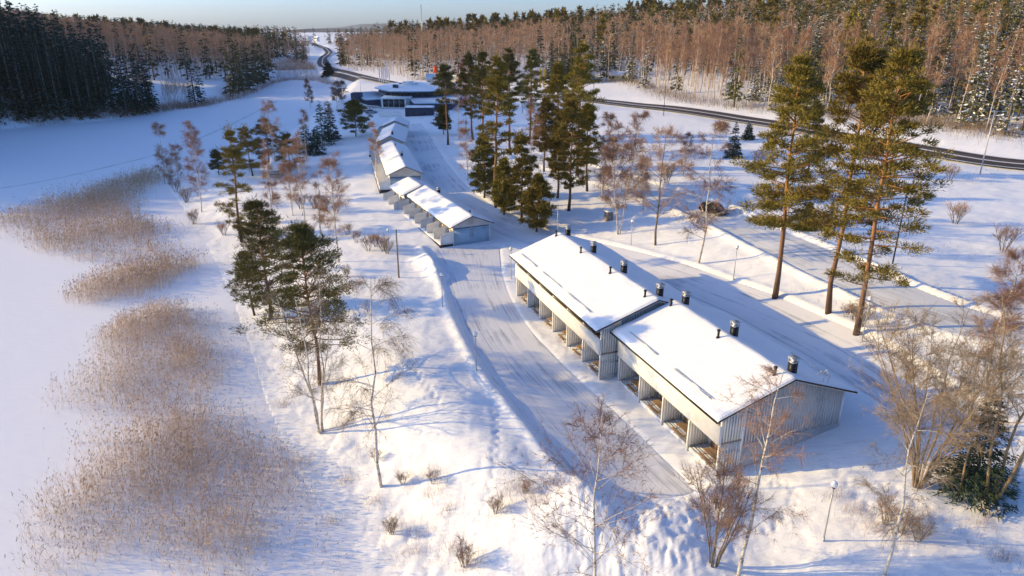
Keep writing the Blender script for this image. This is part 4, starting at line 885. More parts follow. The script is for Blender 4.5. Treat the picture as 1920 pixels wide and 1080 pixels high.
# centre pines
CP_ = [('tall bare stemmed pine nearest the dark shed',840,272,122,31,3.0,.52),('low dark pine tucked under the pine nearest the dark shed',832,252,200,32,2.3,.25),
 ('big olive pine with a layered crown at the left edge of the central grove',931,388,108,33,3.3,.36),('dark pine behind the left edge of the central grove',905,300,98,34,3.0,.42),
 ('shaggy dark pine filling the left foot of the central grove',908,372,255,35,2.4,.06),('bright young pine at the left front of the central grove',978,412,252,36,2.5,.10),
 ('little bushy pine at the very front of the central grove',1006,434,330,37,2.3,.12),('young pine standing alone before the main road verge',1020,322,184,38,2.7,.30),
 ('wide full crowned pine in the middle of the central grove',1066,396,188,39,3.3,.22),('tallest pine of the central grove with a round top',1082,332,84,40,3.4,.42),
 ('slim pine at the right side of the central grove',1101,358,196,41,2.1,.30),('dark pine with a high crown behind the middle of the grove',958,292,92,42,2.8,.45),
 ('dense dark pine at the back left of the grove',887,262,100,43,3.0,.30),('dark back row pine right of the layered olive pine',992,270,94,44,3.0,.38),
 ('stunted pine between the bright young pine and the full crowned pine',945,402,300,45,1.9,.1),('narrow olive pine just left of the full crowned pine',1045,372,214,46,1.9,.25),
 ('high pine seen through the gap left of the tallest grove pine',1040,300,120,47,2.2,.5)]
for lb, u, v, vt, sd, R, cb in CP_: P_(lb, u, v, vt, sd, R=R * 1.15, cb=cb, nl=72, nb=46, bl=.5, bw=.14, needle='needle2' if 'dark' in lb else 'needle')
for lb, u, v, vt, sd, R in [('small snow dusted spruce between the side road and the main road',1374,296,228,51,2.0),('smaller spruce right of the snow dusted spruce by the main road',1402,262,226,52,1.6),
 ('low reddish brown young spruce beside the side road berm',1512,430,378,53,1.5),('dark young spruce among the bare trunks at the right edge',1822,918,738,54,2.7),('dark spruce alone at the bend of the distant road',616,140,112,55,5.0)]:
    S_(lb, u, v, vt, sd, R=R, per=60 if sd != 55 else 26, snow=.05 if sd < 53 else 0, bl=.42 if sd != 55 else 1.3, bw=.11 if sd != 55 else .6, needle='spruce' if sd != 53 else 'sprucelit', nl=130)

# bare foreground trees
BI = dict(up=.55, droop=.55, fan=.1)
B_('slender white birch with fine drooping twigs on the open bank left of the yard', 715, 911, 512, 61, r0=.13, n1=26, n2=7, n3=4, L1=.27, first=.28, tw=.011, sec_w=.02, tl=.8, twig='twigtan', **BI)
B_('reddish birch in the bottom centre foreground with wide rising boughs', 1116, 1120, 772, 62, r0=.10, n1=40, n2=6, n3=4, L1=.62, first=.06, round_=.8, tw=.012, sec_w=.02, tl=.55, twig='twigred', up=.8, droop=.15)
B_('white birch standing in front of the grey gable end', 1382, 1092, 700, 63, r0=.13, n1=20, n2=7, n3=5, L1=.27, first=.20, tw=.011, sec_w=.02, tl=.6, twig='twig', up=.7, droop=.4)
B_('brown many stemmed alder at the bottom edge left of the gable birch', 1335, 1078, 880, 64, name='alder_tree', cat='alder', r0=.062, stems=9, spread=.30, n1=64, n2=5, n3=4, L1=.34, first=.2, tw=.012, sec_w=.02, tl=.5, bark='greybark', twig='twigred', up=1.0, droop=0)
B_('thin white birch by the bottom edge right of the globe lamp', 1656, 1082, 735, 65, r0=.11, n1=22, n2=7, n3=5, L1=.30, first=.18, tw=.011, sec_w=.02, tl=.6, twig='twigtan', up=.6, droop=.4)
B_('big yellow brown many stemmed willow beside the gable end', 1720, 912, 575, 66, name='willow_tree', cat='willow', r0=.075, stems=18, spread=.42, n1=200, n2=4, n3=4, L1=.36, first=.14, tw=.012, sec_w=.022, tl=.6, bark='tanbark', twig='twigtan', up=.9, droop=.05)
B_('ragged grey trunked tree leaning right behind the young spruce', 1856, 940, 560, 67, name='aspen_tree', cat='aspen', r0=.15, stems=3, spread=.25, n1=36, n2=5, n3=4, L1=.30, first=.2, tw=.011, sec_w=.02, tl=.6, bark='tanbark', twig='twigtan', up=.8, droop=.2)
B_('thin grey tree left of the young spruce at the right edge', 1802, 925, 640, 68, name='aspen_tree', cat='aspen', r0=.11, stems=2, spread=.2, n1=24, n2=5, n3=4, L1=.28, first=.3, tw=.011, sec_w=.02, tl=.6, bark='tanbark', twig='twigtan', up=.8, droop=.2)
B_('tall thin birch reaching over the side road at the right edge', 1900, 905, 500, 69, r0=.10, n1=22, n2=6, n3=4, L1=.2, first=.35, tw=.011, sec_w=.02, tl=.6, twig='twigred', up=.8, droop=.2)
B_('white many stemmed birch in front of the broad dark pine', 601, 808, 520, 70, r0=.14, stems=4, spread=.26, n1=44, n2=7, n3=4, L1=.26, first=.25, tw=.011, sec_w=.02, tl=.55, twig='twigtan', up=.75, droop=.25)
B_('brown dense birch at the right side of the central grove', 1160, 440, 206, 71, r0=.15, stems=3, spread=.2, n1=66, n2=8, n3=6, L1=.22, first=.18, tw=.018, sec_w=.03, tl=.8, twig='twigred', up=.85, droop=.3)
B_('wide bare tree with dark spreading boughs beside the packed snow lane', 1229, 460, 248, 72, name='bare_tree', cat='bare tree', r0=.17, n1=26, n2=7, n3=5, L1=.42, first=.22, tw=.02, sec_w=.035, tl=.8, bark='greybark', twig='twig', up=.7, droop=.1)
B_('white birch with rusty twigs left of the dark car', 1309, 495, 228, 73, r0=.17, n1=30, n2=7, n3=6, L1=.24, first=.16, tw=.018, sec_w=.03, tl=.8, twig='twigred', up=.65, droop=.35)
for i, (lb, u, v, vt, kw) in enumerate([
 ('pink twigged birch with a wide crown at the shore, left of the slender yellowish pine',378,398,228,dict(L1=.17,n1=50,first=.1)),('loose pink birch at the tip of the shaded reed bed',309,345,232,dict(L1=.2,n1=36,first=.12)),
 ('small bare birch right of the birch at the reed tip',338,352,262,dict(L1=.16,n1=22)),('tan birch with twin stems below the grill hut',549,404,262,dict(L1=.14,n1=36,stems=2,spread=.06)),
 ('white stemmed birch just right of the twin tan birch',572,420,252,dict(L1=.15,n1=28)),('pale lone birch on the bright snow left of the cabins',636,492,284,dict(L1=.19,n1=34,first=.15)),
 ('thin birch rising above the brownish pines of the shore',519,330,190,dict(L1=.2,n1=26,first=.4)),('thin birch in front of the grill hut',512,372,262,dict(L1=.12,n1=20)),
 ('shaded bare birch on the lake shore above the spruce clump',582,202,148,dict(L1=.2,n1=34,tw=.06,sec_w=.08)),('shaded round bare tree left of the hotel, first of two',632,205,152,dict(L1=.3,n1=30,tw=.06,sec_w=.08)),
 ('second shaded round bare tree, closer to the hotel',641,196,154,dict(L1=.28,n1=30,tw=.06,sec_w=.08)),('thin bare birch on the shaded slope beside the cabins',706,338,232,dict(L1=.14,n1=20)),
 ('pink bare birch rising behind the dark shed pines',876,258,112,dict(L1=.14,n1=40,first=.35,tw=.05,sec_w=.07)),('slim birch with drooping twigs on the slope right of the second cabin row',877,338,228,dict(L1=.17,n1=24)),
 ('slim birch stem beside the spruce clump trunks',576,300,206,dict(L1=.1,n1=14,first=.5)),('thin bare birch at the right of the shore spruce clump',620,262,190,dict(L1=.1,n1=12,first=.5)),
 ('small bare birch in the snowy field left of the snow dusted spruce',1280,330,252,dict(L1=.3,n1=26,first=.1)),
 ('bare birch with pale stem left of the wide bare tree',1206,395,292,dict(L1=.12,n1=16)),('short brown birch behind the dense brown birch',1128,372,212,dict(L1=.16,n1=40,twig='twigred')),
 ('bare stem birch in the grove behind the bright young pine',1000,372,176,dict(L1=.1,n1=18,first=.45)),('pale birch between the dark shed and the central grove',862,262,130,dict(L1=.14,n1=28,first=.35)),
 ('thin red twigged birch rising over the side road at the far right',1838,800,474,dict(L1=.16,n1=34,first=.3,twig='twigred')),('grey bare tree standing on the bank above the broad dark pine',530,520,300,dict(L1=.1,n1=16)),
 ('thin bare tree between the twin tan birch and the lone pale birch',602,440,316,dict(L1=.1,n1=16))]):
    k = dict(r0=.12, n2=7, n3=5, first=.14, tw=.014, sec_w=.022, tl=.8, up=.75, droop=.25, twig='twig'); k.update(kw); B_(lb, u, v, vt, 80 + i, **k)

# ---- woods: prototypes shared by every copy
def proto(kind, seed, low=False):
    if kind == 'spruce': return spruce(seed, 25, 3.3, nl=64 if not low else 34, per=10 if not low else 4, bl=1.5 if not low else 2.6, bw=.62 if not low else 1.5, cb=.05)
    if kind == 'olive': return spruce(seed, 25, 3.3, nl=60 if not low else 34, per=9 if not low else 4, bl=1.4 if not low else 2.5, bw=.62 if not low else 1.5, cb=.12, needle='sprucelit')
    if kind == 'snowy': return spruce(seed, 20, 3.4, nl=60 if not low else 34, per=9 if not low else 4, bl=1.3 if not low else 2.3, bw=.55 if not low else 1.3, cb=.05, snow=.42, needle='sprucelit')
    if kind == 'pine': return pine(seed, 24, cb=.42, R=3.0, nl=20 if not low else 9, pads=2, nb=13 if not low else 7, bl=1.3 if not low else 2.4, bw=.5 if not low else 1.2, dead=0, tr=.25)
    return bare(seed, 21, r0=.17, n1=20 if not low else 6, n2=4 if not low else 3, n3=2, L1=.15, first=.38, tw=.06 if not low else .13, sec_w=.085 if not low else .16, tl=1.5, up=1.05, droop=0, bark='fbirchbark', twig='twig', round_=.35)
NAMES = {'spruce': ('spruce_tree', 'spruce tree'), 'olive': ('spruce_tree', 'spruce tree'), 'snowy': ('snowy_spruce', 'snowy spruce'), 'pine': ('pine_tree', 'pine tree'), 'birch': ('birch_tree', 'birch tree')}
KW = {'spruce': 'dark spruce', 'olive': 'olive green spruce', 'snowy': 'snow laden spruce', 'pine': 'high crowned pine', 'birch': 'leafless pale birch'}
def zlabel(kd, zone, x, y):
    w = KW[kd]
    if zone == 1: p = 'deep inside the shaded wood across the frozen lake'
    elif zone == 2: p = 'in the front row of the shaded wood along the far lake shore'
    elif zone == 3: p = 'in the clump on the point of the far lake shore'
    elif zone == 31: p = 'standing apart on the far shore'
    elif zone == 4: p = 'in the pink wood behind the gap of the far shore'
    elif zone in (5, 6): p = 'on the ridge behind the woods across the lake'
    elif zone == 10: p = 'in the clump beside the orange flags by the main road'
    elif zone == 8: p = 'in the wood behind the hotel' if x < -10 else ('in the hill wood behind the grove' if x < 70 else ('in the hill wood above the main road' if x < 140 else 'high in the hill wood at the far right'))
    elif zone == 9: p = 'on the skyline of the wooded hill'
    else: p = 'in the far woods along the distant road'
    return w + ' ' + p, w + ' trees ' + p
LIM = {'spruce': 180, 'olive': 105, 'snowy': 230, 'pine': 180, 'birch': 270}
PROTO = {}
for kd in LIM:
    PROTO[kd] = []
    for s_ in range(5):
        T, C, tm, cm = proto(kd, 200 + s_ * 7 + len(kd)); PROTO[kd].append((T.mesh(kd + ' trunk', [M[k] for k in tm], True), C.mesh(kd + ' crown', [M[k] for k in cm])))
def fill(poly, spacing, seed, jit=.42):
    rng = np.random.default_rng(seed); P = np.array(poly, float); lo, hi = P.min(0), P.max(0)
    gx, gy = np.meshgrid(np.arange(lo[0], hi[0], spacing), np.arange(lo[1], hi[1], spacing)); q = np.column_stack([gx.ravel(), gy.ravel()]); q[:, 0] += (np.floor(q[:, 1] / spacing) % 2) * spacing / 2
    q += rng.uniform(-jit, jit, q.shape) * spacing; return q[poly_sd(q[:, 0], q[:, 1], P) < 0]
def gp(*pts): return [G(u, v) for u, v in pts]
WOOD = []          # x, y, kind, height factor
def wood(poly, spacing, seed, mix, hmin=.8, hmax=1.15, keep=None):
    q = fill(poly, spacing, seed); rng = np.random.default_rng(seed + 1)
    sd = poly_sd(q[:, 0], q[:, 1], LAKE); q = q[sd > 2.0]; n1 = fbm(q[:, 0] * .02 + seed, q[:, 1] * .02, 3); dh, _ = line_d(q[:, 0], q[:, 1], HIGHWAY)
    for (x, y), nn, d in zip(q, n1, dh):
        if d < 11 or (keep and not keep(x, y)): continue
        m = mix(x, y, nn + rng.normal(0, .12)) if callable(mix) else mix
        ks = list(m); k = ks[rng.choice(len(ks), p=np.array(list(m.values())) / sum(m.values()))]
        WOOD.append((x, y, k, rng.uniform(hmin, hmax), seed))
# across the lake: shaded spruces, a clump on the point, birches behind, a dark ridge
shoreL = gp((0,243),(80,235),(160,229),(240,222),(302,211))
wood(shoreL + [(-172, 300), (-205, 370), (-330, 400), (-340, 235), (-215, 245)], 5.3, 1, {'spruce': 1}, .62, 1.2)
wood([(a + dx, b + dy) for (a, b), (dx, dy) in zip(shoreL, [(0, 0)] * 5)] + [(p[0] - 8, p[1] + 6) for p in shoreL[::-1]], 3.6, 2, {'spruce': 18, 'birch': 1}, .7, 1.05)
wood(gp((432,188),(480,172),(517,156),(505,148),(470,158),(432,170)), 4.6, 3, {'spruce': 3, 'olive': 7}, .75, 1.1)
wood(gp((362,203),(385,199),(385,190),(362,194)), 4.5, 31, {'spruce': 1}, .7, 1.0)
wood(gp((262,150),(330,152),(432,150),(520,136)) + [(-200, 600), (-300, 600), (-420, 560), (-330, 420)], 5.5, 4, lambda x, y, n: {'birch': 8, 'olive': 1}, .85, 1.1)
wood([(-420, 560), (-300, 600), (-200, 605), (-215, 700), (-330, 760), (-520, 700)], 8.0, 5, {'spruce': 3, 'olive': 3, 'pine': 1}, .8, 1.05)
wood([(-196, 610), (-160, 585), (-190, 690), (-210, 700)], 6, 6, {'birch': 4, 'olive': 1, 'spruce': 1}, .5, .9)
# unseen headland off to the left, placed so its shadow crosses the lake
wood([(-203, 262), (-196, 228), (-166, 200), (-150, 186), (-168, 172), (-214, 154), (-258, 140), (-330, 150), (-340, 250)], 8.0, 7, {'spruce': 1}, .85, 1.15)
# right: the birch wall and the hill
def hill(x, y, n):
    if x < 30 and y < 520: return {'birch': 10, 'spruce': .25 + (2.5 if n > .3 else 0), 'olive': .3}
    up = (x * .55 + (y - 380) * .35) / 200
    if x > 95: return {'snowy': 4, 'olive': 1.8, 'birch': 5 if n > -.05 else 1.5, 'pine': .6}
    if n > -.02: return {'birch': 9, 'snowy': .8, 'olive': .6}
    return {'olive': 4, 'spruce': .8, 'snowy': 1.2, 'birch': 4, 'pine': .8}
edge = gp((668,134),(720,142),(780,150),(860,150),(1000,146))
redge = gp((1175,154),(1230,174),(1300,194),(1500,215),(1700,231),(1800,242),(1925,264))
wood(edge + redge + [(230, 180), (330, 240), (400, 330), (400, 430), (300, 520), (210, 560), (60, 570), (-40, 570), (-120, 620), (-165, 640), (-150, 560)], 5.6, 8, hill, .72, 1.1)
wood([(-40, 572), (60, 572), (210, 562), (300, 522), (400, 432), (470, 460), (380, 600), (220, 680), (60, 690), (-100, 700), (-125, 625)], 7.5, 9, {'olive': 4, 'pine': 2, 'birch': 3}, .75, 1.2)
wood(gp((1010,150),(1090,148),(1085,158),(1015,160)) , 4.5, 10, {'spruce': 3, 'olive': 2}, .5, .9)
# far along the road
wood([(-215, 800), (-165, 790), (-130, 960), (-80, 1200), (-200, 1250), (-260, 950)], 14, 11, {'birch': 3, 'olive': 2, 'spruce': 1}, .6, .95, keep=lambda x, y: True)
wood([(-150, 690), (-60, 700), (60, 700), (200, 900), (0, 1100), (-60, 900)], 11, 12, {'olive': 3, 'birch': 4, 'spruce': 2}, .8, 1.1)
wood([(-330, 780), (-225, 760), (-280, 1000), (-420, 1100), (-520, 900)], 12, 13, {'spruce': 2, 'olive': 2, 'birch': 2}, .7, 1.0)
WX = np.array([w[0] for w in WOOD]); WY = np.array([w[1] for w in WOOD]); WZ = height(WX, WY); DIST = np.hypot(WX, WY)
inview = np.abs(WX / WY) < .80
STUFF = {k: [] for k in LIM}
for kd in LIM:
    idx = [i for i in range(len(WOOD)) if WOOD[i][2] == kd]; idx.sort(key=lambda i: (not inview[i], DIST[i])); rng = np.random.default_rng(len(kd))
    for c, i in enumerate(idx):
        x, y, _, hf, zone = WOOD[i]; lab, grp = zlabel(kd, zone, x, y)
        if c < LIM[kd] and inview[i]:
            tm_, cm_ = PROTO[kd][int(rng.integers(5))]; nm, cat = NAMES[kd]
            t = thing(nm, lab, cat, (x, y, WZ[i] - .2), rng.uniform(0, 6.28), grp); s_ = hf * rng.uniform(.9, 1.1); t.scale = (s_ * rng.uniform(.85, 1.15),) * 2 + (s_,)
            link('trunk', tm_, t); link('crown', cm_, t)
        else: STUFF[kd].append((x, y, WZ[i] - .2, hf))
def merged_wood(name, label, kd):
    items = STUFF[kd]
    if not items: return
    rng = np.random.default_rng(5); ps = []
    for s_ in range(4):
        T, C, tm, cm = proto(kd, 400 + s_, True); mt = tm + cm; a = T.arrays(); b = C.arrays(); n = len(a[0])
        ps.append((np.concatenate([a[0], b[0]]), np.concatenate([a[1], b[1] + n]), np.concatenate([a[2], b[2] + n]), np.concatenate([a[3], b[3] + len(tm)]), np.concatenate([a[4], b[4] + len(tm)])))
    Vs, Ts, Qs, TMs, QMs = [], [], [], [], []; n = 0
    for x, y, z, hf in items:
        V, T, Q, TM, QM = ps[int(rng.integers(4))]; a = rng.uniform(0, 6.28); c, s_ = math.cos(a), math.sin(a); w = hf * rng.uniform(.85, 1.2)
        Vs.append(np.column_stack([(V[:, 0] * c - V[:, 1] * s_) * w + x, (V[:, 0] * s_ + V[:, 1] * c) * w + y, V[:, 2] * hf + z])); Ts.append(T + n); Qs.append(Q + n); TMs.append(TM); QMs.append(QM); n += len(V)
    me = make_mesh(name, np.concatenate(Vs), np.concatenate(Ts), np.concatenate(Qs), np.concatenate(TMs), np.concatenate(QMs), [M[k] for k in mt])
    tag(link(name, me), label, kind='stuff')
merged_wood('far_spruce_wood', 'mass of dark spruces farther back in the woods', 'spruce')
merged_wood('far_olive_wood', 'mass of olive conifers along the wooded crest', 'olive')
merged_wood('far_snowy_wood', 'mass of snow laden conifers up the hillside', 'snowy')
merged_wood('far_pine_wood', 'mass of pines on the wooded crest', 'pine')
merged_wood('far_birch_wood', 'mass of leafless birches deeper in the woods', 'birch')
print('WOOD', len(WOOD), {k: (sum(w[2] == k for w in WOOD), len(STUFF[k])) for k in LIM})
# ------------------------------------------------------------------ reeds, stalks, shrubs
def inpoly_px(px): return np.array([G(*p) for p in px])
def reed_bed(name, label, px, dens, clumps, seed, h=1.7, w=.013, ph=.26, pw=.07):
    rng = np.random.default_rng(seed); P = inpoly_px(px); lo, hi = P.min(0), P.max(0); n = int((hi - lo).prod() * dens)
    q = rng.uniform(lo, hi, (n, 2)); sd = -poly_sd(q[:, 0], q[:, 1], P); nn = fbm(q[:, 0] * .10 + seed, q[:, 1] * .10, 4) + .35 * fbm(q[:, 0] * .5, q[:, 1] * .5 + seed, 3)
    pr = np.clip(.72 + nn * .7, .22, 1) * sm(-2.5, 3.5, sd + 5.0 * nn); q = q[(rng.random(n) < pr) & (sd > -2)]
    for (u, v, r, k) in clumps:
        k = int(k * .7); c = np.array(G(u, v)); o = rng.normal(0, r * 1.15, (k, 2)) * np.array([1.1, 1.5]); o = o + fbm(o[:, 0] * .4 + u, o[:, 1] * .4, 3)[:, None] * 2.5; q = np.concatenate([q, c + o])
    n = len(q); z = np.maximum(height(q[:, 0], q[:, 1]), LAKE_Z) - .03; hh = h * rng.uniform(.55, 1.15, n) * (1 + .25 * fbm(q[:, 0] * .08, q[:, 1] * .08 + 9, 2))
    lean = rng.normal(0, .20, (n, 2)) * (1 + 1.2 * (rng.random((n, 1)) < .15)) + np.array([.10, -.03]); base = np.column_stack([q, z]); t = np.linspace(0, 1, 3)[None, :, None]
    L3 = np.column_stack([lean * hh[:, None], hh]); R_ = base[:, None] + L3[:, None] * t + np.column_stack([lean * hh[:, None] * .5, np.zeros(n)])[:, None] * (t ** 2 - t)
    m = MB(); m.ribbons(R_, w * rng.uniform(.7, 1.4, n), 0, rng)
    hd = rng.random(n) < .55; tip = R_[hd, -1]; k = len(tip); D = nz(np.column_stack([lean[hd] + rng.normal(.25, .35, (k, 2)), np.full(k, .75)])) * (ph * rng.uniform(.6, 1.2, k))[:, None]
    for _ in range(2):
        s_ = nz(np.cross(D, rng.normal(size=D.shape))) * (pw / 2); mid = tip + D * .4
        m.tris(tip - D * .25, mid - s_, tip + D, 1); m.tris(tip - D * .25, tip + D, mid + s_, 1)
    lf = rng.random(n) < .6; b = R_[lf, 1]; k = len(b); D = nz(np.column_stack([rng.normal(0, 1, (k, 2)), rng.uniform(.1, .9, k)])) * (.5 * rng.uniform(.5, 1.2, k))[:, None]; s_ = nz(np.cross(D, np.array([0, 0, 1.0]))) * .018
    m.tris(b - s_, b + s_, b + D, 0)
    o = link(name, m.mesh(name, [M['reed'], M['plume']])); tag(o, label, kind='stuff')
reed_bed('reed_bed', 'wide bed of dry reeds in the lake ice at the bottom left',
 [(215,610),(330,575),(395,615),(425,690),(440,740),(500,820),(560,900),(600,990),(650,1090),(75,1090),(105,930),(110,840),(125,740),(165,690)], 38,
 [(345,655,1.3,420),(355,680,1.0,260),(345,780,1.2,380),(330,820,1.2,330),(365,860,1.0,240),(375,905,1.1,260),(405,1000,1.2,360),(430,1040,1.2,330),(330,860,1.5,260),(470,1060,1.5,300)], 21)
reed_bed('reed_bed', 'reed bed reaching out over the ice, half in blue shade',
 [(0,412),(60,398),(140,368),(200,345),(290,322),(312,338),(290,352),(240,372),(215,395),(255,420),(300,455),(335,480),(300,500),(210,505),(130,490),(60,455),(0,440)], 12,
 [(290,440,1.6,420),(288,470,1.4,330),(240,400,1.3,300),(270,430,1.2,200),(200,395,2.2,420),(170,380,2.5,260),(225,385,2.0,300),(280,335,3,600),(220,352,4,700),(150,372,4,600),(265,342,3,500)], 22, h=1.9, w=.026, ph=.38, pw=.11)
reed_bed('reed_bed', 'narrow tongue of straw coloured reeds between the two larger beds',
 [(148,535),(210,515),(290,500),(370,482),(385,498),(340,525),(260,552),(190,580),(150,570)], 19,
 [(350,500,1.4,260),(300,520,1.3,200),(330,507,1.3,230),(270,528,1.3,150)], 23, h=1.9, w=.02, ph=.34, pw=.10)
def stalks(name, label, n, where, hh, w, seed, mt='grass'):
    rng = np.random.default_rng(seed); q = where(rng, n); n = len(q); z = height(q[:, 0], q[:, 1]) - .03; h = hh * rng.uniform(.4, 1.3, n)
    d = rng.normal(0, .28, (n, 2)); t = np.linspace(0, 1, 3)[None, :, None]; R_ = np.column_stack([q, z])[:, None] + np.column_stack([d * h[:, None], h])[:, None] * t
    m = MB(); m.ribbons(R_, w, 0, rng); o = link(name, m.mesh(name, [M[mt]])); tag(o, label, kind='stuff')
def bank_pts(rng, n):
    q = np.column_stack([rng.uniform(-75, 22, n * 6), rng.uniform(28, 165, n * 6)]); sd = poly_sd(q[:, 0], q[:, 1], LAKE); nn = fbm(q[:, 0] * .16 + 3, q[:, 1] * .16, 4)
    yd = poly_sd(q[:, 0], q[:, 1], YPOLY); k = (sd > .3) & (sd < 17) & (yd > 3) & (rng.random(len(q)) < np.clip((nn - .02) * 2.6, 0, 1) * (1 - sm(7, 17, sd) * .8)); return q[k][:n]
stalks('dry_stalks', 'dry grass and weed stalks poking out of the snow on the lake bank', 15000, bank_pts, .62, .014, 31)
def weed_pts(rng, n):
    c = np.array([G(u, v) for u, v in [(800,890),(815,925),(840,960),(790,1000),(850,1030),(880,1060),(985,925),(1005,950),(940,960),(1035,925),(960,920),(735,985),(700,940),(650,900),(560,870),(620,980),(530,760),(640,800),(665,760),(1570,930),(1600,960),(1640,990),(1690,1010),(1730,960),(1840,985),(1880,1045),(770,1040),(1050,940)]])
    i = rng.integers(0, len(c), n); return c[i] + rng.normal(0, 1, (n, 2)) * np.array([.9, .6]) * rng.uniform(.3, 1.3, (n, 1))
stalks('weed_clumps', 'clumps of dry reddish weeds sticking out of the foreground snow', 3600, weed_pts, .75, .013, 36)
def field_pts(rng, n):
    q = np.column_stack([rng.uniform(20, 140, n * 5), rng.uniform(30, 260, n * 5)]); nn = fbm(q[:, 0] * .07 + 30, q[:, 1] * .07, 4); d1, _ = line_d(q[:, 0], q[:, 1], UPROAD); d2, _ = line_d(q[:, 0], q[:, 1], LOWROAD); d3, _ = line_d(q[:, 0], q[:, 1], HIGHWAY)
    k = (d1 > 4.5) & (d2 > 4) & (d3 > 6) & (rng.random(len(q)) < np.clip((nn - .05) * 1.6, 0, .8)) & (poly_sd(q[:, 0], q[:, 1], np.array([(8, 85), (24, 40), (36, 45), (20, 92)])) > 3); return q[k][:n]
stalks('field_stubble', 'sparse dry stalks over the snowy field right of the side road', 9000, field_pts, .5, .03, 32)
def edge_pts(rng, n):
    L = np.array(edge[2:] + redge); s = rng.integers(0, len(L) - 1, n); t = rng.random(n); q = L[s] * (1 - t)[:, None] + L[s + 1] * t[:, None]; q = q + rng.normal(0, 4, (n, 2)) + np.array([1, 2.5]); d, _ = line_d(q[:, 0], q[:, 1], HIGHWAY); return q[d > 8]
stalks('brushwood', 'tan brushwood along the foot of the hill wood', 13000, edge_pts, 2.2, .05, 33, 'twigtan')
def shore_edge(rng, n):
    P = np.array(shoreL + gp((330,206),(362,203),(400,196),(440,186),(480,172),(515,156),(545,150),(600,152),(640,164))); s = rng.integers(0, len(P) - 1, n); t = rng.random(n); return P[s] * (1 - t)[:, None] + P[s + 1] * t[:, None] + rng.normal(0, 2.0, (n, 2)) + np.array([-1.5, 3.5])
stalks('shore_brush', 'dark brush along the far shore of the frozen lake', 8000, shore_edge, 2.6, .07, 34, 'twig')
def gap_pts(rng, n):
    P = inpoly_px([(305,208),(365,200),(365,160),(305,160)]); P2 = inpoly_px([(520,150),(600,148),(640,130),(560,110),(510,120)]); lo, hi = np.minimum(P.min(0), P2.min(0)), np.maximum(P.max(0), P2.max(0)); q = rng.uniform(lo, hi, (n * 4, 2)); k = (poly_sd(q[:, 0], q[:, 1], P) < 0) | ((poly_sd(q[:, 0], q[:, 1], P2) < 0) & (poly_sd(q[:, 0], q[:, 1], LAKE) > 2)); d, _ = line_d(q[:, 0], q[:, 1], HIGHWAY); return q[k & (d > 8)][:n]
stalks('sapling_thicket', 'thicket of bare saplings on the shaded far bank', 5000, gap_pts, 4.5, .10, 35, 'twig')

def shrub_mesh(seed, H, n=9, twig='twigred'):
    T, C, tm, cm = bare(seed, H, r0=.022, stems=n, spread=.5, n1=n * 3, n2=2, n3=2, L1=.35, first=.15, tw=.010, sec_w=.014, tl=.35, up=1.05, droop=0, bark='greybark', twig=twig)
    return T.mesh('shrub stems', [M[k] for k in tm]), C.mesh('shrub twigs', [M[k] for k in cm])
SHP = [shrub_mesh(300 + i, 1.7, 9 + i, ['twigred', 'twig', 'twigred', 'twigtan'][i % 4]) for i in range(4)]
rng = np.random.default_rng(41)
def shrub_label(u, v):
    if 640 <= u <= 735 and 430 < v < 480: p = 'in the thicket left of the wooden pole'
    elif v > 840 and u < 1100: p = 'in the snow at the bottom of the bank'
    elif u > 1500 and v > 900: p = 'around the thin birch at the bottom right'
    elif u > 1100: p = 'in the snowy field around the side road'
    elif v < 400: p = 'among the shore birches near the reed tip'
    else: p = 'on the lake bank near the shore pines'
    return 'bare leafless shrub ' + p, 'shrub'
SHR = [(690,470,1.0),(705,463,.9),(718,470,1),(726,476,.8),(668,455,.8),(652,440,.8),(870,1060,.9),(735,1000,.7),(812,905,.6),(985,930,.6),(930,960,.7),
       (610,395,1.1),(590,390,1.1),(632,400,1.0),(565,392,1.2),(500,420,1),(470,470,1),(420,440,1),(365,420,1.1),(350,380,1.2),(330,360,1.2),(320,345,1.2),(1600,600,1.0),(1612,615,1.2),(1585,596,.7),(1660,980,.9),(1690,1000,.9),(1720,1015,.8),(1420,310,1.4),(1180,300,1.6),(1205,330,1.5),(1250,345,1.5),(1880,470,1.4),(1790,420,1.3),(1550,440,1.2),(1640,345,1.4),(1780,340,1.2),(505,470,1.1),(580,450,1.1),(650,520,.8),(705,860,.6),(755,905,.6)]
for i, (u, v, s_) in enumerate(SHR):
    x, y = G(u, v); tm_, cm_ = SHP[i % 4]; t = thing('bare_shrub', *shrub_label(u, v), (x, y, zg(x, y) - .05), i * 1.3, shrub_label(u, v)[0][5:]); t.scale = (s_ * (1.25 if v < 480 else 1),) * 3; link('stems', tm_, t); link('crown', cm_, t)

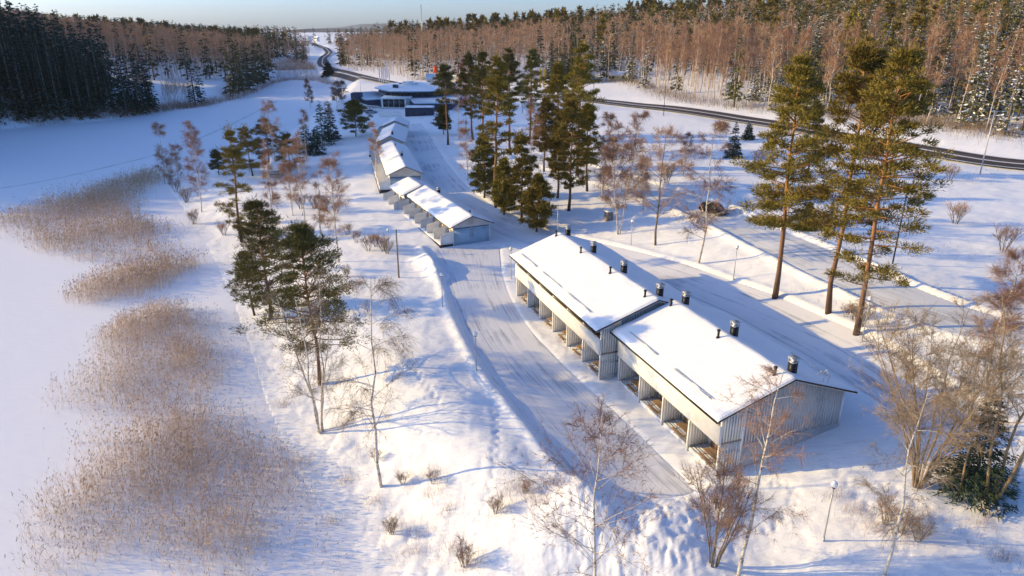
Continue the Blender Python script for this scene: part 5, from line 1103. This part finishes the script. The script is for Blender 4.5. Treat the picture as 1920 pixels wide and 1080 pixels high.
# ------------------------------------------------------------------ lamps, poles, flags, signs
def globe_lamp(label, u, v, vt):
    x, y = G(u, v); z = zg(x, y); H = 4.25 if vt is None else min(4.9, max(3.4, top_height(x, y, z, vt))); t = thing('globe_lamp', label, 'lamp', (x, y, z - .05), 0, 'globe lamps of the hotel grounds')
    m = MB(); m.cyl(0, 0, -.3, .35, .085, .075, 8); m.cyl(0, 0, .35, H - .42, .055, .045, 8); part('post', m, M['lamppole'], t)
    m = MB(); m.cyl(0, 0, H - .42, H - .36, .11, .13, 10); part('collar', m, M['black'], t)
    m = MB(); m.sphere((0, 0, H - .16), .215, 14); part('globe', m, M['globe'], t, True)
    m = MB(); m.sphere((0, 0, H + .03), .13, 10, 0, .45); part('snow_cap', m, M['roofsnow'], t, True)
for a in [('globe lamp on the snowy bank nearest the lower yard', 893, 700, 622), ('globe lamp on the bank beside the middle of the yard', 830, 580, 512), ('globe lamp at the far corner of the farther balcony house', 958, 523, 463), ('globe lamp alone in the snow at the bottom right', 1543, 1017, 903),
          ('globe lamp between the packed snow lane and the side road', 1375, 525, 460), ('globe lamp at the foot of the right hand big pine', 1616, 640, 556), ('globe lamp below the bare trees above the lane', 1183, 461, 412), ('small globe lamp among dark shrubs left of the wooden pole', 730, 470, 432)]: globe_lamp(*a)
def mast(name, label, cat, u, v, vt, r, matl, arm=0.0, rz=0, lean=(0, 0), group=None):
    x, y = G(u, v); z = zg(x, y); H = top_height(x, y, z, vt); t = thing(name, label, cat, (x, y, z), rz, group)
    m = MB(); m.tube([(0, 0, -.5), (lean[0] * H / 2, lean[1] * H / 2, H / 2), (lean[0] * H, lean[1] * H, H)], [r, r * .85, r * .65], 8); part('post', m, M[matl], t)
    if arm:
        m = MB(); m.tube([(0, 0, H - .1), (arm * .4, 0, H + .12), (arm, 0, H + .1)], .04, 6); a_ = part('arm', m, M['galv'], t)
        m = MB(); m.box(arm - .1, arm + .55, -.13, .13, H + .03, H + .16); part('lamp_head', m, M['lamppole'], a_)
    return t, H
mast('power_pole', 'grey wooden pole on the bank between the nearest cabin row and the shore', 'pole', 748, 521, 430, .13, 'pole')
mast('street_lamp', 'tall grey street lamp beside the main road at the right', 'street lamp', 1837, 328, 210, .12, 'lamppole', 1.6, 0.1)
mast('street_lamp', 'slim street lamp on the berm of the side road right of the big pines', 'street lamp', 1673, 497, 352, .09, 'black', 1.2, 2.8)
mast('street_lamp', 'street lamp standing right behind the trunk of the tallest pine', 'street lamp', 1467, 474, 338, .1, 'lamppole', 1.2, 2.8)
mast('street_lamp', 'dark street lamp before the main road bend near the yellow house', 'street lamp', 1244, 217, 150, .1, 'black', 1.4, 3.0)
mast('street_lamp', 'far street lamp beside the main road behind the grove', 'street lamp', 1112, 198, 140, .1, 'black', 1.4, 3.0)
mast('signal_post', 'white post with a dark head left of the hotel roof', 'post', 676, 171, 147, .25, 'white')
for i, (u, v, vt) in enumerate([(1786, 214, 147), (1793, 219, 126), (1801, 213, 124)]):
    t, H = mast('utility_pole', ['short pale utility pole, left of the three below the hill', 'middle utility pole of the three below the hill', 'utility pole at the right of the three below the hill'][i], 'utility pole', u, v, vt, .16, 'tanbark', lean=(.02, 0), group='utility poles below the hill')
    m = MB(); m.box(-1.2 + .02 * H, 1.2 + .02 * H, -.08, .08, H - .5, H - .35)
    for q in (-1.0, 0, 1.0): m.cyl(q + .02 * H, 0, H - .35, H - .1, .06, k=5)
    part('crossarm', m, M['pole'], t)
x0, y0 = G(1801, 213); zt = zg(x0, y0) + top_height(x0, y0, zg(x0, y0), 124) - .1; m = MB()
for q in (-1, 0, 1):
    for ex, ey, ez in ((120, 60, 4), (-60, 60, -2)):
        s_ = np.linspace(0, 1, 12); m.tube(np.column_stack([x0 + q + ex * s_, y0 + ey * s_, zt + ez * s_ - 6 * s_ * (1 - s_)]), .03, 3, cap=False)
w_ = tag(link('power_line', m.mesh('power_line', [M['black']])), 'power wires strung from the utility poles below the hill', 'power line')
p = G(775, 140); zz = 13.0; t = thing('radio_mast', 'thin radio mast rising above the wooded crest', 'mast', (-78, 640, hb(-78, 640)))
m = MB()
for a_ in range(3): m.tube([(1.0 * math.cos(a_ * 2.09), 1.0 * math.sin(a_ * 2.09), -1), (.3 * math.cos(a_ * 2.09), .3 * math.sin(a_ * 2.09), 40)], .14, 4)
for q in range(20): z = q * 2; r_ = 1.0 - .7 * z / 40; m.tube([(r_ * math.cos(q), r_ * math.sin(q), z), (-r_ * math.cos(q), -r_ * math.sin(q), z + 2)], .08, 3)
part('lattice', m, M['galv'], t)
def flag(label, u, v, vt, matl, group, fl=.72):
    x, y = G(u, v); z = zg(x, y); H = top_height(x, y, z, vt); t = thing('flagpole', label, 'flagpole', (x, y, z), 0, group)
    m = MB(); m.cyl(0, 0, -.3, H, .11, .06, 8); part('pole', m, M['white'], t)
    hh = H * .62; n = 14; s_ = np.linspace(0, 1, n); m = MB(); V = []
    for q in (0, .33, .66, 1.0): V.append(np.column_stack([.12 + q * fl * (1 - .25 * s_) , .22 * np.sin(s_ * 5 + q * 5) * q, H - .15 - hh * s_ - .35 * q]))
    V = np.stack(V, 1).reshape(-1, 3); i = np.arange(n - 1)[:, None] * 4; j = np.arange(3)[None]; m.add(V, Q=np.stack([i + j, i + j + 1, i + j + 5, i + j + 4], -1).reshape(-1, 4)); part('flag', m, matl, t)
fl = ['first', 'second', 'third', 'fourth', 'fifth', 'sixth']
for i, (u, v, vt) in enumerate([(711.5, 163, 127), (716, 163, 126.5), (719.5, 162, 126), (723, 161, 126), (726, 160, 120), (729.5, 159, 127)]): flag(f'white flagpole with limp pale flag behind the hotel, {fl[i]} from the lake side', u, v, vt, M['flagwhite'], 'flagpoles behind the hotel', .6)
for i, (u, v, vt) in enumerate([(1005, 172, 125), (1010.5, 180, 126), (1017.5, 181, 127)]): flag(['pale flagpole with a limp orange flag at the back of the grove', 'grey flagpole with an amber flag between two others behind the grove', 'flagpole with the brightest yellow flag by the main road'][i], u, v, vt, M['flagyellow'] if i else M['flagwhite'], 'flagpoles by the main road', .8)
x, y = G(989, 212); t = thing('billboard', 'grey framed billboard standing at the back of the central grove', 'billboard', (x, y, zg(x, y)), .15)
m = MB(); m.box(-2.1, 2.1, -.06, .06, 1.5, 3.8); part('panel', m, M['grey'], t)
for q in (-1.7, 1.7): m = MB(); m.box(q - .09, q + .09, .063, .24, -.4, 4.1); part('post', m, M['pole'], t)
m = MB(); m.box(-2.3, 2.3, -.1, .1, 3.803, 3.95); part('top_rail', m, M['white'], t)
x, y = G(1141, 412); t = thing('wooden_bin', 'tan wooden bin box beside bare trunks above the lane', 'bin', (x, y, zg(x, y)), .4)
m = MB(); m.box(-.55, .55, -.5, .5, -.1, 1.35); part('box', m, M['deck'], t)
m = MB(); m.box(-.62, .62, -.57, .57, 1.353, 1.42); part('lid', m, M['timber'], t)
m = MB(); m.box(-.6, .6, -.55, .55, 1.423, 1.55); part('snow_cap', m, M['roofsnow'], t)
x, y = G(398, 316); t = thing('jetty', 'small snow covered wooden jetty at the shaded shore', 'jetty', (x, y, LAKE_Z), .15)
m = MB()
for q in range(10): m.box(-3 + q * .62, -2.42 + q * .62, -.8, .8, .5, .58)
part('deck', m, M['timber'], t)
for q in (-2.6, 0, 2.6): m = MB(); m.box(q - .1, q + .1, -.7, -.5, -.5, .497); m.box(q - .1, q + .1, .5, .7, -.5, .497); part('pile', m, M['pole'], t)

# ------------------------------------------------------------------ cars
def car(label, u, v, rz, paint, kind=0):
    x, y = G(u, v); t = thing('parked_car', label, 'car', (x, y, hb(x, y) - .03), rz)
    L, Wd = 4.6, 1.84; hw = Wd / 2; m = MB()
    prof = [(-2.3, .42), (-2.28, .95), (-2.1, 1.02), (-1.0, 1.06), (1.0, 1.02), (1.1, .98), (2.1, .82), (2.28, .68), (2.3, .36), (1.9, .28), (-2.1, .28)]
    secs = [(-hw, .90), (-hw + .06, 1.0), (hw - .06, 1.0), (hw, .90)]; V = []
    for yy, s_ in secs: V += [(px_ * (.985 if s_ < 1 else 1), yy, .62 + (pz_ - .62) * (.86 if s_ < 1 else 1)) for px_, pz_ in prof]
    n = len(prof); Q = []
    for s_ in range(3): Q += [(s_ * n + i, s_ * n + (i + 1) % n, (s_ + 1) * n + (i + 1) % n, (s_ + 1) * n + i) for i in range(n)]
    T = []
    for a_, b_, c_ in tessellate_polygon([[Vector((p_[0], p_[1], 0)) for p_ in prof]]): T += [(a_, b_, c_), (3 * n + a_, 3 * n + c_, 3 * n + b_)]
    m.add(V, T=T, Q=Q); bd = part('body', m, paint, t)
    cab = [(-2.15, 1.0), (-1.75, 1.58), (-1.4, 1.66), (.05, 1.64), (.45, 1.55), (1.15, 1.0)] if kind == 0 else [(-1.7, 1.0), (-1.05, 1.42), (-.6, 1.46), (.1, 1.45), (.35, 1.4), (1.1, 1.0)]
    m = MB(); V = [];
    for yy, k in ((-hw + .08, 0), (hw - .08, 0)): V += [(a, yy * (1 - .13 * (b - 1.0) / .6), b) for a, b in cab]
    n = len(cab); T = []
    for a_, b_, c_ in tessellate_polygon([[Vector((p_[0], p_[1], 0)) for p_ in cab]]): T += [(a_, b_, c_), (n + a_, n + c_, n + b_)]
    m.add(V, T=T, Q=[(i, i + 1, n + i + 1, n + i) for i in range(n - 1)]); part('glasshouse', m, M['glass'], t)
    m = MB(); r = [c for c in cab if c[1] > 1.38]; V = []
    for yy in (-1, 1): V += [(a, yy * (hw - .16), b + .012) for a, b in r]
    V += [(a, p[1], b + .05) for (a, b), p in zip(r * 2, V)]; k = len(r); Q = [(i, i + 1, k + i + 1, k + i) for i in range(k - 1)] + [(2 * k + i, 3 * k + i, 3 * k + i + 1, 2 * k + i + 1) for i in range(k - 1)] + [(i, 2 * k + i, 2 * k + i + 1, i + 1) for i in range(k - 1)] + [(k + i, k + i + 1, 3 * k + i + 1, 3 * k + i) for i in range(k - 1)] + [(0, k, 3 * k, 2 * k), (k - 1, 3 * k - 1, 4 * k - 1, 2 * k - 1)]
    m.add(V, Q=Q); part('roof', m, paint, t)
    for yy in (-1, 1):
        for a0, a1 in ((cab[0], cab[1]), (cab[-1], cab[-2]), ((-.35, 1.0), (-.4, cab[2][1] - .02))):
            m = MB(); m.tube([(a0[0], yy * (hw - .07), a0[1]), (a1[0], yy * (hw - .155), a1[1])], .045, 4); part('pillar', m, paint, t)
        for xx in (-1.42, 1.42):
            m = MB(); a_ = np.arange(14) * 2 * math.pi / 14; m.prism([(xx + .34 * math.cos(q), .34 + .34 * math.sin(q)) for q in a_], 1, yy * hw - .12 * (yy > 0) - .1 * (yy < 0), yy * hw + .1 * (yy > 0) + .12 * (yy < 0)); w_ = part('wheel', m, M['tyre'], t)
            m = MB(); e = yy * (hw + .10); m.prism([(xx + .21 * math.cos(q), .34 + .21 * math.sin(q)) for q in a_], 1, min(e, e + yy * .015) + .003 * yy, max(e, e + yy * .015) + .003 * yy); part('rim', m, M['galv'], w_)
        m = MB(); m.box(2.16, 2.33, yy * .62 - .22, yy * .62 + .22, .6, .74); part('headlight', m, M['globe'], t)
        m = MB(); m.box(-2.325, -2.2, yy * .72 - .14, yy * .72 + .14, .78, .94); part('tail_light', m, M['orange'], t)
        m = MB(); m.box(.72, .92, yy * (hw + .03) - .09, yy * (hw + .03) + .09, .98, 1.12); part('mirror', m, paint, t)
    return t
M['carpaint'] = mat('dark grey brown car paint', (0.028, 0.028, 0.03), 0.3, spec=.5, var=.1)
M['carblack'] = mat('black car paint', (0.015, 0.016, 0.02), 0.3, spec=.5)
M['carwhite'] = mat('frosted white car paint', (0.55, 0.58, 0.62), 0.4)
d_ = UPROAD[np.argmin(np.hypot(*(UPROAD - np.array(G(1338, 398))).T)) + 3] - np.array(G(1338, 398))
car('dark grey estate car on the packed snow side road', 1338, 400, math.atan2(-.66, .5), M['carpaint'])
car('black car half hidden by pines at the edge of the central grove', 897, 294, .1, M['carblack'])
car('frosted pale car parked below the hotel terrace rail', 695, 213, .5, M['carwhite'], 1)
# haze: one closed box of thin winter air round everything, sky outside
m = MB(); m.box(-9500, 9500, -400, 9600, -60, 260); hz = link('haze', m.mesh('haze', [bpy.data.materials.new('thin winter air')])); tag(hz, None, kind='stuff')
hm = hz.data.materials[0]; hm.use_nodes = True; tn = hm.node_tree; tn.nodes.clear(); ou = tn.nodes.new('ShaderNodeOutputMaterial'); pv = tn.nodes.new('ShaderNodeVolumePrincipled')
pv.inputs['Color'].default_value = (.86, .92, 1, 1); pv.inputs['Density'].default_value = .00004; tn.links.new(pv.outputs[0], ou.inputs['Volume'])
# far hills
rng = np.random.default_rng(77); m = MB()
for d_, z0, amp, sd_ in ((3200, 10, 26, 1), (5200, 20, 60, 2), (8500, 35, 110, 3)):
    a_ = np.radians(np.linspace(-50, 50, 160)); zz = z0 + amp * (fbm(a_ * 6 + sd_ * 9, a_ * 0 + sd_, 4) + .25); X, Y = d_ * np.sin(a_), d_ * np.cos(a_); n = len(a_)
    V = np.concatenate([np.column_stack([X * .93, Y * .93, np.full(n, -20)]), np.column_stack([X, Y, zz]), np.column_stack([X * 1.1, Y * 1.1, np.full(n, -20)])]); i = np.arange(n - 1)
    m.add(V, Q=np.concatenate([np.stack([i, i + 1, n + i + 1, n + i], -1), np.stack([n + i, n + i + 1, 2 * n + i + 1, 2 * n + i], -1)]))
M['farhill'] = mat('far wooded hills with snowy clearings', (0.10, 0.11, 0.12), 0.9, var=.7, nscale=.006)
tag(link('distant_hills', m.mesh('distant_hills', [M['farhill']], True)), 'distant wooded hills on the horizon', kind='structure')
